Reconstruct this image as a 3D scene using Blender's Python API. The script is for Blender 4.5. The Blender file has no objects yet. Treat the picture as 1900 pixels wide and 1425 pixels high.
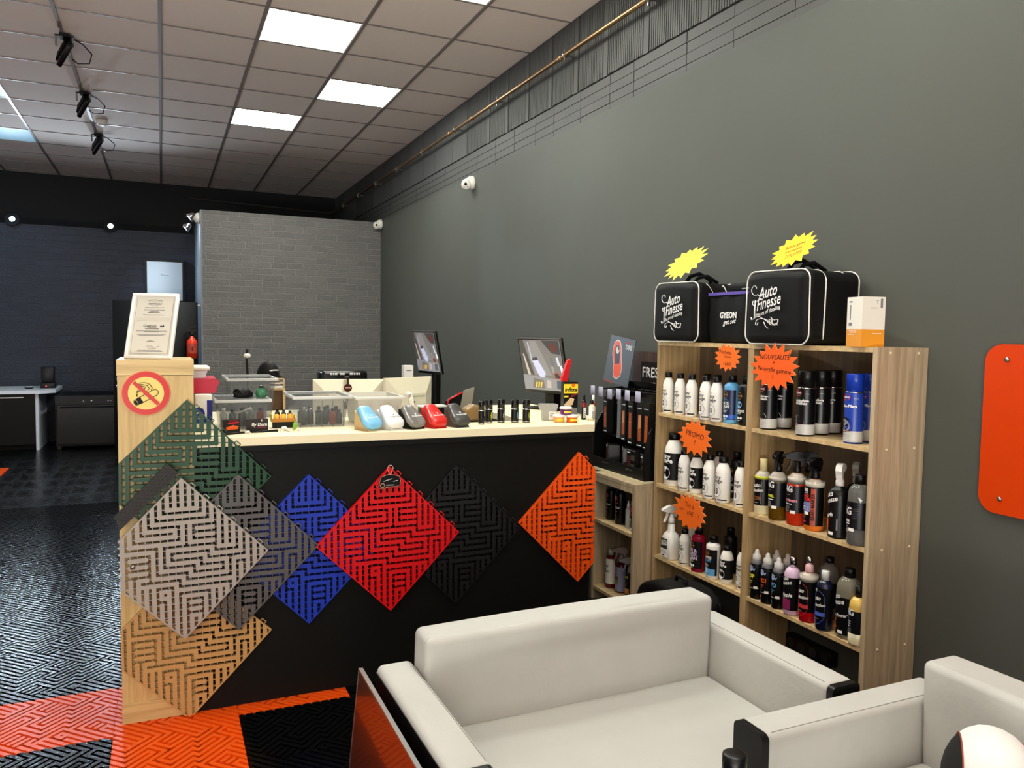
import bpy, bmesh, math, random
from mathutils import Matrix, Vector
random.seed(7)
PI = math.pi
S = bpy.context.scene
COL = S.collection

# ------------------------------------------------------------------ camera, world, light, exposure
cam_d = bpy.data.cameras.new('camera')
cam = bpy.data.objects.new('camera', cam_d)
COL.objects.link(cam)
S.camera = cam
cam_d.sensor_width = 36.0
cam_d.lens = 1456.9 / 1900 * 36.0
cam_d.clip_start = 0.02
yaw, pitch, roll = 0.4194783, -0.0636345, 0.0155752
fw = Vector((math.sin(yaw) * math.cos(pitch), math.cos(yaw) * math.cos(pitch), math.sin(pitch)))
rt = Vector((math.cos(yaw), -math.sin(yaw), 0))
up = rt.cross(fw)
c_, s_ = math.cos(roll), math.sin(roll)
rt2, up2 = rt * c_ + up * s_, up * c_ - rt * s_
m = Matrix((rt2, up2, -fw)).transposed().to_4x4()
m.translation = (0, 0, 1.37)
cam.matrix_world = m

w = bpy.data.worlds.new('world')
S.world = w
w.use_nodes = True
w.node_tree.nodes['Background'].inputs[0].default_value = (0.75, 0.87, 1.0, 1)
w.node_tree.nodes['Background'].inputs[1].default_value = 0.5
S.view_settings.view_transform = 'Standard'
S.view_settings.look = 'None'
S.view_settings.gamma = 1
S.view_settings.use_curve_mapping = False
S.view_settings.exposure = 0.0
S.cycles.use_denoising = True
S.cycles.max_bounces = 8
S.cycles.transparent_max_bounces = 12
S.cycles.sample_clamp_indirect = 6.0
PANEL = 32.0          # radiance of the lit ceiling panels


def area(name, loc, rot, sx, sy, power, color):
    l = bpy.data.lights.new(name, 'AREA')
    l.shape = 'RECTANGLE'; l.size = sx; l.size_y = sy; l.energy = power; l.color = color
    o = bpy.data.objects.new(name, l); COL.objects.link(o)
    o.location = loc; o.rotation_euler = rot
    return o


def spot(name, loc, target, power, color, angle=1.6, blend=0.7, radius=0.05):
    l = bpy.data.lights.new(name, 'SPOT')
    l.energy = power; l.color = color; l.spot_size = angle; l.spot_blend = blend; l.shadow_soft_size = radius
    o = bpy.data.objects.new(name, l); COL.objects.link(o)
    o.location = loc
    o.rotation_euler = (Vector(target) - Vector(loc)).to_track_quat('-Z', 'Y').to_euler()
    return o


# daylight through the shop window behind the camera and the side windows on the left, plus an added ceiling fill
area('daylight_shop_window', (-1.0, -3.9, 1.6), (math.radians(90), 0, 0), 5.0, 2.6, 4, (0.95, 0.97, 1.0))
area('added_ceiling_uplight', (-2.4, -2.9, 0.03), (math.radians(178), 0, 0), 4.6, 1.4, 800, (1.0, 0.95, 0.88))  # added upward-facing fill near the floor, only there to brighten the ceiling
area('daylight_side_window', (-5.4, 7.0, 1.8), (0, math.radians(-90), 0), 2.4, 4.0, 22, (0.62, 0.8, 1.0))

# ------------------------------------------------------------------ helpers
MATS = {}


def lin(c):
    c = c / 255.0
    return c / 12.92 if c <= 0.04045 else ((c + 0.055) / 1.055) ** 2.4


def rgb(r, g, b):
    return (lin(r), lin(g), lin(b), 1)


def mat(name, col=(128, 128, 128), rough=0.5, metal=0.0, spec=0.5, emit=0.0, trans=0.0, ior=1.45, alpha=1.0, coat=0.0, noise=0.0, nscale=40, bump=0.0, bscale=300):
    if name in MATS:
        return MATS[name]
    M = bpy.data.materials.new(name); M.use_nodes = True
    nt = M.node_tree; b = nt.nodes['Principled BSDF']
    c = rgb(*col)
    b.inputs['Base Color'].default_value = c
    b.inputs['Roughness'].default_value = rough
    b.inputs['Metallic'].default_value = metal
    b.inputs['Specular IOR Level'].default_value = spec
    b.inputs['IOR'].default_value = ior
    b.inputs['Transmission Weight'].default_value = trans
    b.inputs['Alpha'].default_value = alpha
    b.inputs['Coat Weight'].default_value = coat
    if emit:
        b.inputs['Emission Color'].default_value = c
        b.inputs['Emission Strength'].default_value = emit
    if noise or bump:
        tc = nt.nodes.new('ShaderNodeTexCoord')
    if noise:
        n = nt.nodes.new('ShaderNodeTexNoise'); n.inputs['Scale'].default_value = nscale; n.inputs['Detail'].default_value = 5
        r = nt.nodes.new('ShaderNodeMapRange'); r.inputs['To Min'].default_value = 1 - noise; r.inputs['To Max'].default_value = 1 + noise
        mx = nt.nodes.new('ShaderNodeVectorMath'); mx.operation = 'SCALE'; mx.inputs[0].default_value = c[:3]
        nt.links.new(tc.outputs['Object'], n.inputs['Vector']); nt.links.new(n.outputs['Fac'], r.inputs['Value'])
        nt.links.new(r.outputs['Result'], mx.inputs['Scale']); nt.links.new(mx.outputs['Vector'], b.inputs['Base Color'])
    if bump:
        n2 = nt.nodes.new('ShaderNodeTexNoise'); n2.inputs['Scale'].default_value = bscale; n2.inputs['Detail'].default_value = 3
        bp = nt.nodes.new('ShaderNodeBump'); bp.inputs['Strength'].default_value = bump; bp.inputs['Distance'].default_value = 0.002
        nt.links.new(tc.outputs['Object'], n2.inputs['Vector']); nt.links.new(n2.outputs['Fac'], bp.inputs['Height'])
        nt.links.new(bp.outputs['Normal'], b.inputs['Normal'])
    MATS[name] = M
    return M


def wood(name, dark, light, axis='Z'):
    """oak-look foil: stretched noise along the grain axis"""
    if name in MATS:
        return MATS[name]
    M = bpy.data.materials.new(name); M.use_nodes = True
    nt = M.node_tree; b = nt.nodes['Principled BSDF']; b.inputs['Roughness'].default_value = 0.45
    tc = nt.nodes.new('ShaderNodeTexCoord'); mp = nt.nodes.new('ShaderNodeMapping')
    sc = {'X': (1.2, 26, 26), 'Y': (26, 1.2, 26), 'Z': (26, 26, 1.2)}[axis]
    mp.inputs['Scale'].default_value = sc
    n = nt.nodes.new('ShaderNodeTexNoise'); n.inputs['Scale'].default_value = 1.6; n.inputs['Detail'].default_value = 8; n.inputs['Distortion'].default_value = 0.7
    n2 = nt.nodes.new('ShaderNodeTexNoise'); n2.inputs['Scale'].default_value = 9; n2.inputs['Detail'].default_value = 6
    ad = nt.nodes.new('ShaderNodeMath'); ad.operation = 'MULTIPLY_ADD'; ad.inputs[1].default_value = 0.45
    cr = nt.nodes.new('ShaderNodeValToRGB')
    cr.color_ramp.elements[0].position = 0.45; cr.color_ramp.elements[0].color = rgb(*dark)
    cr.color_ramp.elements[1].position = 0.95; cr.color_ramp.elements[1].color = rgb(*light)
    nt.links.new(tc.outputs['Object'], mp.inputs['Vector'])
    nt.links.new(mp.outputs['Vector'], n.inputs['Vector']); nt.links.new(mp.outputs['Vector'], n2.inputs['Vector'])
    nt.links.new(n2.outputs['Fac'], ad.inputs[0]); nt.links.new(n.outputs['Fac'], ad.inputs[2])
    nt.links.new(ad.outputs[0], cr.inputs['Fac']); nt.links.new(cr.outputs['Color'], b.inputs['Base Color'])
    MATS[name] = M
    return M


def brick_mat(name, c1, c2, mortar, bw, bh, rough=0.6, bump=0.6):
    M = bpy.data.materials.new(name); M.use_nodes = True
    nt = M.node_tree; b = nt.nodes['Principled BSDF']; b.inputs['Roughness'].default_value = rough
    tc = nt.nodes.new('ShaderNodeTexCoord'); sp = nt.nodes.new('ShaderNodeSeparateXYZ'); cb = nt.nodes.new('ShaderNodeCombineXYZ')
    nz = nt.nodes.new('ShaderNodeTexNoise'); nz.inputs['Scale'].default_value = 5; nz.inputs['Detail'].default_value = 4
    vm = nt.nodes.new('ShaderNodeVectorMath'); vm.operation = 'MULTIPLY_ADD'; vm.inputs[1].default_value = (0.05, 0.024, 0)
    br = nt.nodes.new('ShaderNodeTexBrick')
    br.inputs['Scale'].default_value = 1.0; br.inputs['Brick Width'].default_value = bw; br.inputs['Row Height'].default_value = bh
    br.inputs['Mortar Size'].default_value = 0.006; br.inputs['Mortar Smooth'].default_value = 0.35; br.inputs['Bias'].default_value = 0
    br.offset = 0.5; br.offset_frequency = 2; br.squash = 0.75; br.squash_frequency = 3
    br.inputs['Color1'].default_value = rgb(*c1); br.inputs['Color2'].default_value = rgb(*c2); br.inputs['Mortar'].default_value = rgb(*mortar)
    n2 = nt.nodes.new('ShaderNodeTexNoise'); n2.inputs['Scale'].default_value = 45; n2.inputs['Detail'].default_value = 5
    hh = nt.nodes.new('ShaderNodeMath'); hh.operation = 'MULTIPLY_ADD'; hh.inputs[1].default_value = -1.0
    h2 = nt.nodes.new('ShaderNodeMath'); h2.operation = 'MULTIPLY'; h2.inputs[1].default_value = 0.35
    bp = nt.nodes.new('ShaderNodeBump'); bp.inputs['Strength'].default_value = bump; bp.inputs['Distance'].default_value = 0.034
    L = nt.links.new
    L(tc.outputs['Object'], sp.inputs[0]); L(sp.outputs['X'], cb.inputs['X']); L(sp.outputs['Z'], cb.inputs['Y'])
    L(tc.outputs['Object'], nz.inputs['Vector']); L(nz.outputs['Color'], vm.inputs[0]); L(cb.outputs[0], vm.inputs[2])
    L(vm.outputs[0], br.inputs['Vector']); L(br.outputs['Color'], b.inputs['Base Color'])
    L(tc.outputs['Object'], n2.inputs['Vector']); L(n2.outputs['Fac'], h2.inputs[0])
    L(br.outputs['Fac'], hh.inputs[0]); L(h2.outputs[0], hh.inputs[2]); L(hh.outputs[0], bp.inputs['Height']); L(bp.outputs['Normal'], b.inputs['Normal'])
    return M


TEXT = {}


def text2d(s, bold=0.0, align='CENTER', shear=0.0):
    k = (s, bold, align, shear)
    if k not in TEXT:
        cu = bpy.data.curves.new('t', 'FONT'); cu.body = s; cu.align_x = align; cu.align_y = 'CENTER'
        cu.size = 1.0; cu.resolution_u = 2; cu.offset = bold; cu.shear = shear; cu.space_line = 0.85
        o = bpy.data.objects.new('t', cu); COL.objects.link(o)
        dg = bpy.context.evaluated_depsgraph_get()
        me = bpy.data.meshes.new_from_object(o.evaluated_get(dg))
        TEXT[k] = ([(v.co.x, v.co.y) for v in me.vertices], [tuple(p.vertices) for p in me.polygons])
        bpy.data.objects.remove(o); bpy.data.meshes.remove(me); bpy.data.curves.remove(cu)
    return TEXT[k]


class MB:
    """collects shapes, then build() links them as ONE mesh object with its material slots"""

    def __init__(s):
        s.v = []; s.f = []; s.m = []; s.s = []; s.mats = []

    def mi(s, m):
        if m not in s.mats:
            s.mats.append(m)
        return s.mats.index(m)

    def add(s, vs, fs, m, smooth=False, M=None):
        o = len(s.v); k = s.mi(m)
        for p in vs:
            s.v.append(tuple(M @ Vector(p)) if M else tuple(p))
        for f in fs:
            s.f.append(tuple(i + o for i in f)); s.m.append(k); s.s.append(smooth)
        return s

    def box(s, x0, x1, y0, y1, z0, z1, m, M=None):
        vs = [(x, y, z) for x in (x0, x1) for y in (y0, y1) for z in (z0, z1)]
        fs = [(0, 1, 3, 2), (4, 6, 7, 5), (0, 4, 5, 1), (2, 3, 7, 6), (0, 2, 6, 4), (1, 5, 7, 3)]
        return s.add(vs, fs, m, False, M)

    def rbox(s, x0, x1, y0, y1, z0, z1, m, r=0.01, seg=3, M=None, fn=None, cuts=0):
        bm = bmesh.new(); bmesh.ops.create_cube(bm, size=1)
        for v in bm.verts:
            v.co = Vector(((x0 + x1) / 2 + v.co.x * (x1 - x0), (y0 + y1) / 2 + v.co.y * (y1 - y0), (z0 + z1) / 2 + v.co.z * (z1 - z0)))
        if cuts:
            bmesh.ops.subdivide_edges(bm, edges=bm.edges[:], cuts=cuts, use_grid_fill=True)
            sh = [e for e in bm.edges if len(e.link_faces) == 2 and e.calc_face_angle(0) > 0.5]
        else:
            sh = bm.edges[:]
        bmesh.ops.bevel(bm, geom=sh, offset=r, segments=seg, profile=0.5, affect='EDGES', clamp_overlap=True)
        if fn:
            for v in bm.verts:
                v.co = Vector(fn(v.co))
        bm.verts.index_update()
        s.add([tuple(v.co) for v in bm.verts], [tuple(v.index for v in f.verts) for f in bm.faces], m, True, M)
        bm.free()
        return s

    def lathe(s, prof, m, n=24, c=(0, 0, 0), sx=1, sy=1, M=None, smooth=True, a0=0, a1=2 * PI, power=2):
        full = abs(a1 - a0 - 2 * PI) < 1e-6
        nn = n if full else n + 1
        vs = []; fs = []
        for r, z in prof:
            for i in range(nn):
                a = a0 + (a1 - a0) * i / n
                cx, cy = math.sin(a), -math.cos(a)
                if power != 2:
                    k = (abs(cx) ** power + abs(cy) ** power) ** (-1 / power); cx *= k; cy *= k
                vs.append((c[0] + r * cx * sx, c[1] + r * cy * sy, c[2] + z))
        for j in range(len(prof) - 1):
            for i in range(n):
                i2 = (i + 1) % nn
                fs.append((j * nn + i, j * nn + i2, (j + 1) * nn + i2, (j + 1) * nn + i))
        s.add(vs, fs, m, smooth, M)
        if full:
            k = s.mi(m); o = len(s.v) - len(vs)
            if prof[0][0] > 1e-5:
                s.f.append(tuple(o + i for i in reversed(range(nn)))); s.m.append(k); s.s.append(False)
            if prof[-1][0] > 1e-5:
                s.f.append(tuple(o + (len(prof) - 1) * nn + i for i in range(nn))); s.m.append(k); s.s.append(False)
        return s

    def tube(s, pts, r, m, n=8, M=None, closed=False, sq=1.0):
        pts = [Vector(p) for p in pts]; N = len(pts); vs = []; fs = []
        nrm = None
        for i, p in enumerate(pts):
            a = pts[(i - 1) % N] if (closed or i > 0) else p
            b = pts[(i + 1) % N] if (closed or i < N - 1) else p
            t = (b - a).normalized()
            if nrm is None:
                nrm = t.cross(Vector((0, 0, 1)))
                if nrm.length < 0.05:
                    nrm = t.cross(Vector((1, 0, 0)))
            nrm = (nrm - t * nrm.dot(t)).normalized(); bn = t.cross(nrm)
            for k in range(n):
                an = 2 * PI * k / n
                vs.append(p + nrm * (r * math.cos(an)) + bn * (r * sq * math.sin(an)))
        for i in range(N if closed else N - 1):
            for k in range(n):
                j = (i + 1) % N
                fs.append((i * n + k, i * n + (k + 1) % n, j * n + (k + 1) % n, j * n + k))
        if not closed:
            fs.append(tuple(reversed(range(n)))); fs.append(tuple((N - 1) * n + k for k in range(n)))
        return s.add(vs, fs, m, True, M)

    def prism(s, poly, d0, d1, m, plane='XZ', M=None, smooth=False, back=True):
        """2-D outline extruded from depth d0 to d1; XZ: front looks to -Y"""
        if plane == 'XZ':
            q = lambda a, b, d: (a, d, b)
        elif plane == 'YZ':
            q = lambda a, b, d: (d, a, b)
        else:
            q = lambda a, b, d: (a, b, d)
        n = len(poly)
        vs = [q(a, b, d0) for a, b in poly] + [q(a, b, d1) for a, b in poly]
        fs = [tuple(range(n))] + ([tuple(reversed(range(n, 2 * n)))] if back else [])
        fs += [(i, n + i, n + (i + 1) % n, (i + 1) % n) for i in range(n)]
        return s.add(vs, fs, m, smooth, M)

    def text(s, t, size, m, at=(0, 0), y=0.0, M=None, bold=0.0, shear=0.0, align='CENTER', sx=1.0, rot=0.0, wrap=None, arc=None):
        """letters on a plane facing -Y, or wrapped on a cylinder of radius wrap"""
        vs, fs = text2d(t, bold, align, shear)
        ca, sa = math.cos(rot), math.sin(rot); out = []
        for a, b in vs:
            a *= size * sx; b *= size
            a, b = a * ca - b * sa + at[0], a * sa + b * ca + at[1]
            if wrap:
                out.append((wrap * math.sin(a / wrap), -wrap * math.cos(a / wrap), b))
            else:
                out.append((a, y, b))
        return s.add(out, fs, m, False, M)

    def band(s, r, z0, z1, w0, w1, m, n=14, M=None, power=2, sx=1, sy=1):
        """patch of a cylinder from arc position w0 to w1 (metres) and z0 to z1"""
        return s.lathe([(r, z0), (r, z1)], m, n=n, a0=w0 / r, a1=w1 / r, M=M, power=power, sx=sx, sy=sy)

    def mesh(s, name):
        me = bpy.data.meshes.new(name)
        me.from_pydata(s.v, [], s.f)
        for mm in s.mats:
            me.materials.append(mm)
        me.polygons.foreach_set('material_index', s.m)
        me.polygons.foreach_set('use_smooth', s.s)
        me.update()
        return me

    def build(s, name, parent=None, loc=None, rot=None):
        return link(name, s.mesh(name), parent, loc, rot)


def link(name, me, parent=None, loc=None, rot=None):
    o = bpy.data.objects.new(name, me); COL.objects.link(o)
    if parent:
        o.parent = parent
    if loc:
        o.location = loc
    if rot:
        o.rotation_euler = rot
    return o


def tag(o, label, cat, group=None):
    o['label'] = label; o['category'] = cat
    if group:
        o['group'] = group
    return o


def thing(name, label, cat, loc=(0, 0, 0), rz=0.0, group=None):
    o = bpy.data.objects.new(name, None); COL.objects.link(o)
    o.empty_display_size = 0.05
    o.location = loc; o.rotation_euler = (0, 0, rz)
    return tag(o, label, cat, group)


def struct(o):
    o['kind'] = 'structure'
    return o


CACHE = {}


def part(name, key, fn, parent, loc=None, rot=None):
    """a child mesh; repeats share the mesh data stored under key"""
    if key not in CACHE:
        b = MB(); fn(b); CACHE[key] = b.mesh(name)
    return link(name, CACHE[key], parent, loc, rot)


def circle(r, n=24, cx=0, cy=0):
    return [(cx + r * math.cos(2 * PI * i / n), cy + r * math.sin(2 * PI * i / n)) for i in range(n)]


def rrect(x0, x1, z0, z1, r, n=5):
    out = []
    for cx, cz, a in ((x1 - r, z0 + r, -PI / 2), (x1 - r, z1 - r, 0), (x0 + r, z1 - r, PI / 2), (x0 + r, z0 + r, PI)):
        for i in range(n + 1):
            t = a + PI / 2 * i / n
            out.append((cx + r * math.cos(t), cz + r * math.sin(t)))
    return out


FACE = -PI / 2        # rotation of things that face the room from the right-hand wall

# ------------------------------------------------------------------ materials
BLACK = mat('black_plastic', (7, 7, 8), 0.35, spec=0.4)
BLACKM = mat('black_matt', (9, 9, 9), 0.7, spec=0.3)
WHITE = mat('white_plastic', (235, 233, 226), 0.35)
PAPER = mat('white_paper', (238, 236, 228), 0.7)
GREY = mat('grey_plastic', (130, 130, 128), 0.45)
CHROME = mat('chrome', (210, 210, 212), 0.12, 1.0)
STEEL = mat('steel', (170, 170, 168), 0.3, 1.0)
RED = mat('red_print', (200, 22, 28), 0.4)
DKRED = mat('dark_red_print', (120, 18, 22), 0.4)
BLUE = mat('blue_print', (25, 45, 150), 0.4)
NAVY = mat('navy_print', (22, 26, 60), 0.4)
SKY = mat('sky_blue_print', (95, 165, 215), 0.4)
ORANGE = mat('orange_print', (235, 95, 20), 0.5)
YELLOW = mat('yellow_print', (238, 214, 40), 0.5)
LIME = mat('lime_print', (205, 215, 50), 0.5)
PINK = mat('pink_print', (190, 50, 100), 0.5)
GOLD = mat('gold_print', (190, 130, 50), 0.4)
INK = mat('black_ink', (7, 7, 8), 0.5, spec=0.3)
WINK = mat('white_ink', (232, 232, 230), 0.5)
GINK = mat('grey_ink', (120, 120, 122), 0.6)
CLEAR = mat('clear_plastic', (240, 243, 245), 0.08, alpha=0.28, spec=0.6)
OAK_V = wood('oak_foil_upright', (146, 118, 80), (196, 168, 122), 'Z')
OAK_Y = wood('oak_foil_shelf', (170, 140, 95), (222, 196, 148), 'Y')
OAK_G = wood('oak_foil_grey_side', (148, 128, 100), (198, 178, 146), 'Z')

# ------------------------------------------------------------------ floor with interlocking maze tiles
PITCH = 0.4 * math.sqrt(2) / 24
HW = 0.31


def maze_bars():
    """(kind, line, from, to) on a 24 x 24 lattice laid over the tile's diagonals; V runs down a column, H along a row"""
    B = []
    V = lambda c, a, b: B.append(('V', c, a, b))
    H = lambda r, a, b: B.append(('H', r + 0.55, a, b))
    r = lambda k: k + 0.55
    for c in (1, 2, 3, 4, 21, 22, 23):
        V(c, -1, 25)
    for c in (10, 11, 12, 13, 14):
        V(c, -1, r(4))
    H(4, 10, 14)
    V(9, -1, r(5)); H(5, 9, 15); V(15, -1, r(5))
    V(8, -1, r(6)); H(6, 8, 16); V(16, -1, r(6))
    V(7, -1, r(7)); H(7, 7, 11); V(11, r(7), r(8)); H(8, 6, 11); V(6, -1, r(8))
    V(5, -1, r(9)); H(9, 5, 12); V(12, r(6), r(9))
    V(13, r(6), r(9)); H(9, 13, 16.1); H(7, 14, 16.1); H(8, 14, 16.1)
    V(17, -1, r(10)); H(10, 17, 19); V(19, -1, r(10)); V(18, -1, r(10))
    H(10, 10, 16); V(16, r(10), r(11)); H(11, 16, 20); V(20, -1, r(11))
    V(10, r(10), r(12)); H(12, 10, 14); V(14, r(12), r(13)); H(13, 14, 17)
    H(11, 11, 15); V(15, r(11), r(12)); H(12, 15, 18); V(18, r(12), r(14)); H(14, 13, 18); V(13, r(13), r(14)); H(13, 9, 13); V(9, r(9), r(13))
    H(10, 4, 8); V(8, r(10), r(14)); H(14, 8, 12); V(12, r(14), r(15)); H(15, 12, 19)
    for k in (11, 12, 13):
        H(k, 5, 7)
    H(14, 6, 7.1); V(6, r(14), 25); V(5, r(14), 25)
    H(15, 6, 11); V(11, r(15), 25); V(7, r(15), 25); V(8, r(15), 25)
    H(16, 9, 10); V(10, r(16), 25); V(9, r(16), r(17)); H(17, 9, 10); V(9, r(18), 25)
    H(16, 11, 18)
    for c in (16, 17, 18):
        V(c, r(16), 25)
    V(12, r(17), 25); H(17, 12, 15); V(15, r(17), 25)
    for k in (18, 19, 20):
        H(k, 13, 14.1)
    V(13, r(20), 25); V(14.1, r(20), 25)
    H(12, 19, 21); V(19, r(12), 25); V(20, r(13), 25)
    return B


def clip(poly, a, b, c):
    """keep the side a*x + b*y <= c of a convex outline"""
    out = []; n = len(poly)
    for i in range(n):
        p, q = poly[i], poly[(i + 1) % n]
        dp, dq = a * p[0] + b * p[1] - c, a * q[0] + b * q[1] - c
        if dp <= 0:
            out.append(p)
        if (dp < 0) != (dq < 0) and dp != dq:
            t = dp / (dp - dq); out.append((p[0] + t * (q[0] - p[0]), p[1] + t * (q[1] - p[1])))
    return out


def diamond(poly, lim=11.75):
    for a, b in ((1, 1), (1, -1), (-1, 1), (-1, -1)):
        poly = clip(poly, a, b, lim)
        if len(poly) < 3:
            return []
    return poly


def bar_poly(bar, hw=HW, lim=11.75):
    k, l, a, b = bar
    l -= 12; a -= 12; b -= 12
    if k == 'V':
        q = [(l - hw, -b - hw), (l + hw, -b - hw), (l + hw, -a + hw), (l - hw, -a + hw)]
    else:
        q = [(a - hw, -l - hw), (b + hw, -l - hw), (b + hw, -l + hw), (a - hw, -l + hw)]
    return diamond(q, lim)


BARS = [p for p in (bar_poly(b) for b in maze_bars()) if len(p) > 2]
BARSF = [p for p in (bar_poly(b, HW, 11.965) for b in maze_bars()) if len(p) > 2]

M_ORF = mat('floor_orange_plastic', (238, 88, 18), 0.3, noise=0.06, spec=0.35, bump=0.5, bscale=80)
M_BKF = mat('floor_black_plastic', (7, 8, 9), 0.15, spec=0.27, bump=0.9, bscale=70)
M_BASE = mat('floor_slot_base', (10, 9, 9), 0.6)


def floor_build():
    b = MB()
    X0, Y0, T = -0.166, 2.87, 0.4
    rt45 = math.sqrt(0.5)
    for i in range(-8, 3):
        for j in range(-3, 20):
            cx, cy = X0 + T * (i + 0.5), Y0 + T * (j + 0.5)
            if cx > 0.9 or (cy > 3.1 and cx > 0.2) or cx < -1.75 - 0.14 * (cy - 3.0):
                continue
            orange = (j == 0 and i <= 5) or (i == 0 and j <= 0) or (i == -4 and j <= 14)
            mt = M_ORF if orange else M_BKF
            if abs(cy - 2.87) < 4.2 or orange:
                for k, p in enumerate(BARSF):
                    q = [(cx + (x - y) * rt45 * PITCH, cy + (x + y) * rt45 * PITCH) for x, y in p]
                    b.prism(q, -0.00003 * (k % 17), -0.011, mt, 'XY', back=False)
            else:
                for k, p in enumerate(BARSF):
                    q = [(cx + (x - y) * rt45 * PITCH, cy + (x + y) * rt45 * PITCH) for x, y in p]
                    b.add([(x, y, -0.00003 * (k % 17)) for x, y in q], [tuple(range(len(q)))], mt)
            b.box(cx - 0.1999, cx + 0.1999, cy - 0.1999, cy + 0.1999, -0.02, -0.011, mt if orange else M_BASE)
    b.box(-5.5, 2.6, -4.0, 12.1, -0.06, -0.02, M_BASE)
    b.box(0.63, 2.6, -4.0, 12.1, -0.02, 0.0, M_BKF)
    b.box(-5.5, -2.6, -4.0, 12.1, -0.02, 0.0, M_BKF)
    b.box(-2.6, 0.63, -4.0, 1.2, -0.02, 0.0, M_BKF)
    return b.build('floor')


struct(floor_build())

# ------------------------------------------------------------------ ceiling: 60 cm tiles on a T-bar grid
H0 = 3.341
CX, CY = -0.59, 5.116
M_TILE = mat('ceiling_tile', (236, 222, 212), 0.9, noise=0.03, nscale=30, bump=0.15, bscale=60)
M_TBAR = mat('ceiling_tbar', (128, 118, 114), 0.45)  # white bars greyed, their shade put into the colour
PANELS = [(2, 0), (3, 2), (2, 4), (3, -2), (2, -4), (3, -6)]
COLD = [(-2, 4), (-2, 7)]


def ceiling_build():
    b = MB()
    lit = set(PANELS + COLD)
    for i in range(-8, 6):
        for j in range(-16, 12):
            if (i, j) in lit:
                continue
            x0, y0 = CX + 0.6 * i, CY + 0.6 * j
            x1, y1 = min(x0 + 0.6, 2.384), min(y0 + 0.6, 11.88)
            if x1 - x0 > 0.02 and y1 - y0 > 0.02:
                b.add([(x0, y0, H0), (x0, y1, H0), (x1, y1, H0), (x1, y0, H0)], [(0, 1, 2, 3)], M_TILE)
    for i in range(-8, 6):
        x = CX + 0.6 * i
        b.box(x - 0.011, x + 0.011, -4, 11.88, H0 - 0.007, H0 + 0.02, M_TBAR)
    for j in range(-15, 12):
        y = CY + 0.6 * j
        b.box(-5.5, 2.384, y - 0.007, y + 0.007, H0 - 0.005, H0 + 0.02, M_TBAR)
    b.box(-5.6, 2.6, -4.1, 12.1, H0 + 0.06, H0 + 0.12, BLACKM)
    return b.build('ceiling')


struct(ceiling_build())
M_LED = mat('led_diffuser', (249, 250, 240), 0.5, emit=PANEL)
M_LEDC = mat('led_diffuser_cold', (120, 165, 190), 0.5, emit=0.7)
M_LFR = mat('led_frame', (225, 222, 214), 0.4)


def panel(i, j, label, m, group):
    t = thing('ceiling_light', label, 'ceiling light', (CX + 0.6 * i + 0.3, CY + 0.6 * j + 0.3, H0), 0, group)

    def fr(b):
        for k in range(4):
            b.box(-0.298, 0.298, -0.298, -0.282, -0.004, 0.012, M_LFR, Matrix.Rotation(k * PI / 2, 4, 'Z'))
    part('frame', 'led_fr', fr, t)
    part('diffuser', 'led_df' + m.name, lambda b: b.box(-0.285, 0.285, -0.285, 0.285, 0.0, 0.01, m), t)


PL = ['largest lit square LED panel in the ceiling above the counter', 'lit LED panel nearest the right wall, between two other lit panels',
      'smallest and farthest lit LED panel in the ceiling', 'lit LED panel cut by the top edge near the pipe wall']
for k, (i, j) in enumerate(PANELS):
    panel(i, j, PL[k] if k < 4 else 'lit square LED panel in the ceiling over the waiting area', M_LED, 'lit LED ceiling panels' if k < 4 else 'lit LED panels over the waiting area')
panel(*COLD[0], 'dim bluish ceiling panel by the left edge, nearer of two', M_LEDC, 'bluish ceiling panels')
panel(*COLD[1], 'dim bluish ceiling panel by the left edge, farther of two', M_LEDC, 'bluish ceiling panels')

# ------------------------------------------------------------------ walls
M_WALL = mat('charcoal_wall_paint', (82, 84, 79), 0.6, spec=0.18, noise=0.05, nscale=3, bump=0.08, bscale=25)
M_BLKW = mat('charcoal_block_paint', (66, 66, 64), 0.6, noise=0.08, nscale=12, bump=0.2, bscale=60)
M_GROOVE = mat('block_groove', (22, 22, 22), 0.8)
M_BLACKW = mat('black_wall_paint', (14, 14, 15), 0.7)
b = MB(); b.box(2.37, 2.5, -4.0, 12.0, -0.02, 2.672, M_WALL); struct(b.build('wall_right'))


def blocks():
    b = MB()
    b.box(2.392, 2.5, -4.0, 12.0, 2.6, 3.36, M_GROOVE)
    ys = [2.02, 2.55, 2.93, 3.28, 3.757, 4.01, 4.36, 4.72, 5.0, 5.36, 5.71, 6.1, 6.52, 6.9, 7.4, 7.8, 8.3, 8.8, 9.3, 9.9, 10.5, 11.2, 11.9]
    rnd = random.Random(3)
    for k in range(len(ys) - 1):
        g = 0.006 if k in (3, 4, 7, 10) else 0.002
        z = 2.655
        for q in range(4):
            z1 = z + 0.0535
            b.box(2.377 + 0.003 * rnd.random(), 2.395, ys[k] + g, ys[k + 1] - 0.001, z + 0.002, z1 - 0.0015, M_BLKW)
            z = z1
    y = 1.5
    while y < 11.8:
        L = rnd.choice([0.36, 0.42, 0.5])
        ribbed = rnd.random() < 0.9 if y < 6.0 else rnd.random() < 0.35
        if ribbed:
            b.box(2.376, 2.395, y, y + 0.05, 2.875, 3.33, M_BLKW)
            q = y + 0.055
            while q < y + L - 0.02:
                b.box(2.374, 2.395, q, q + 0.0125, 2.875 + 0.004 * rnd.random(), 3.33, M_BLKW)
                q += 0.019
        else:
            b.box(2.376, 2.395, y + 0.004, y + L - 0.004, 2.878, 3.33, M_BLKW)
        y += L
    return b.build('trim_1')


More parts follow.
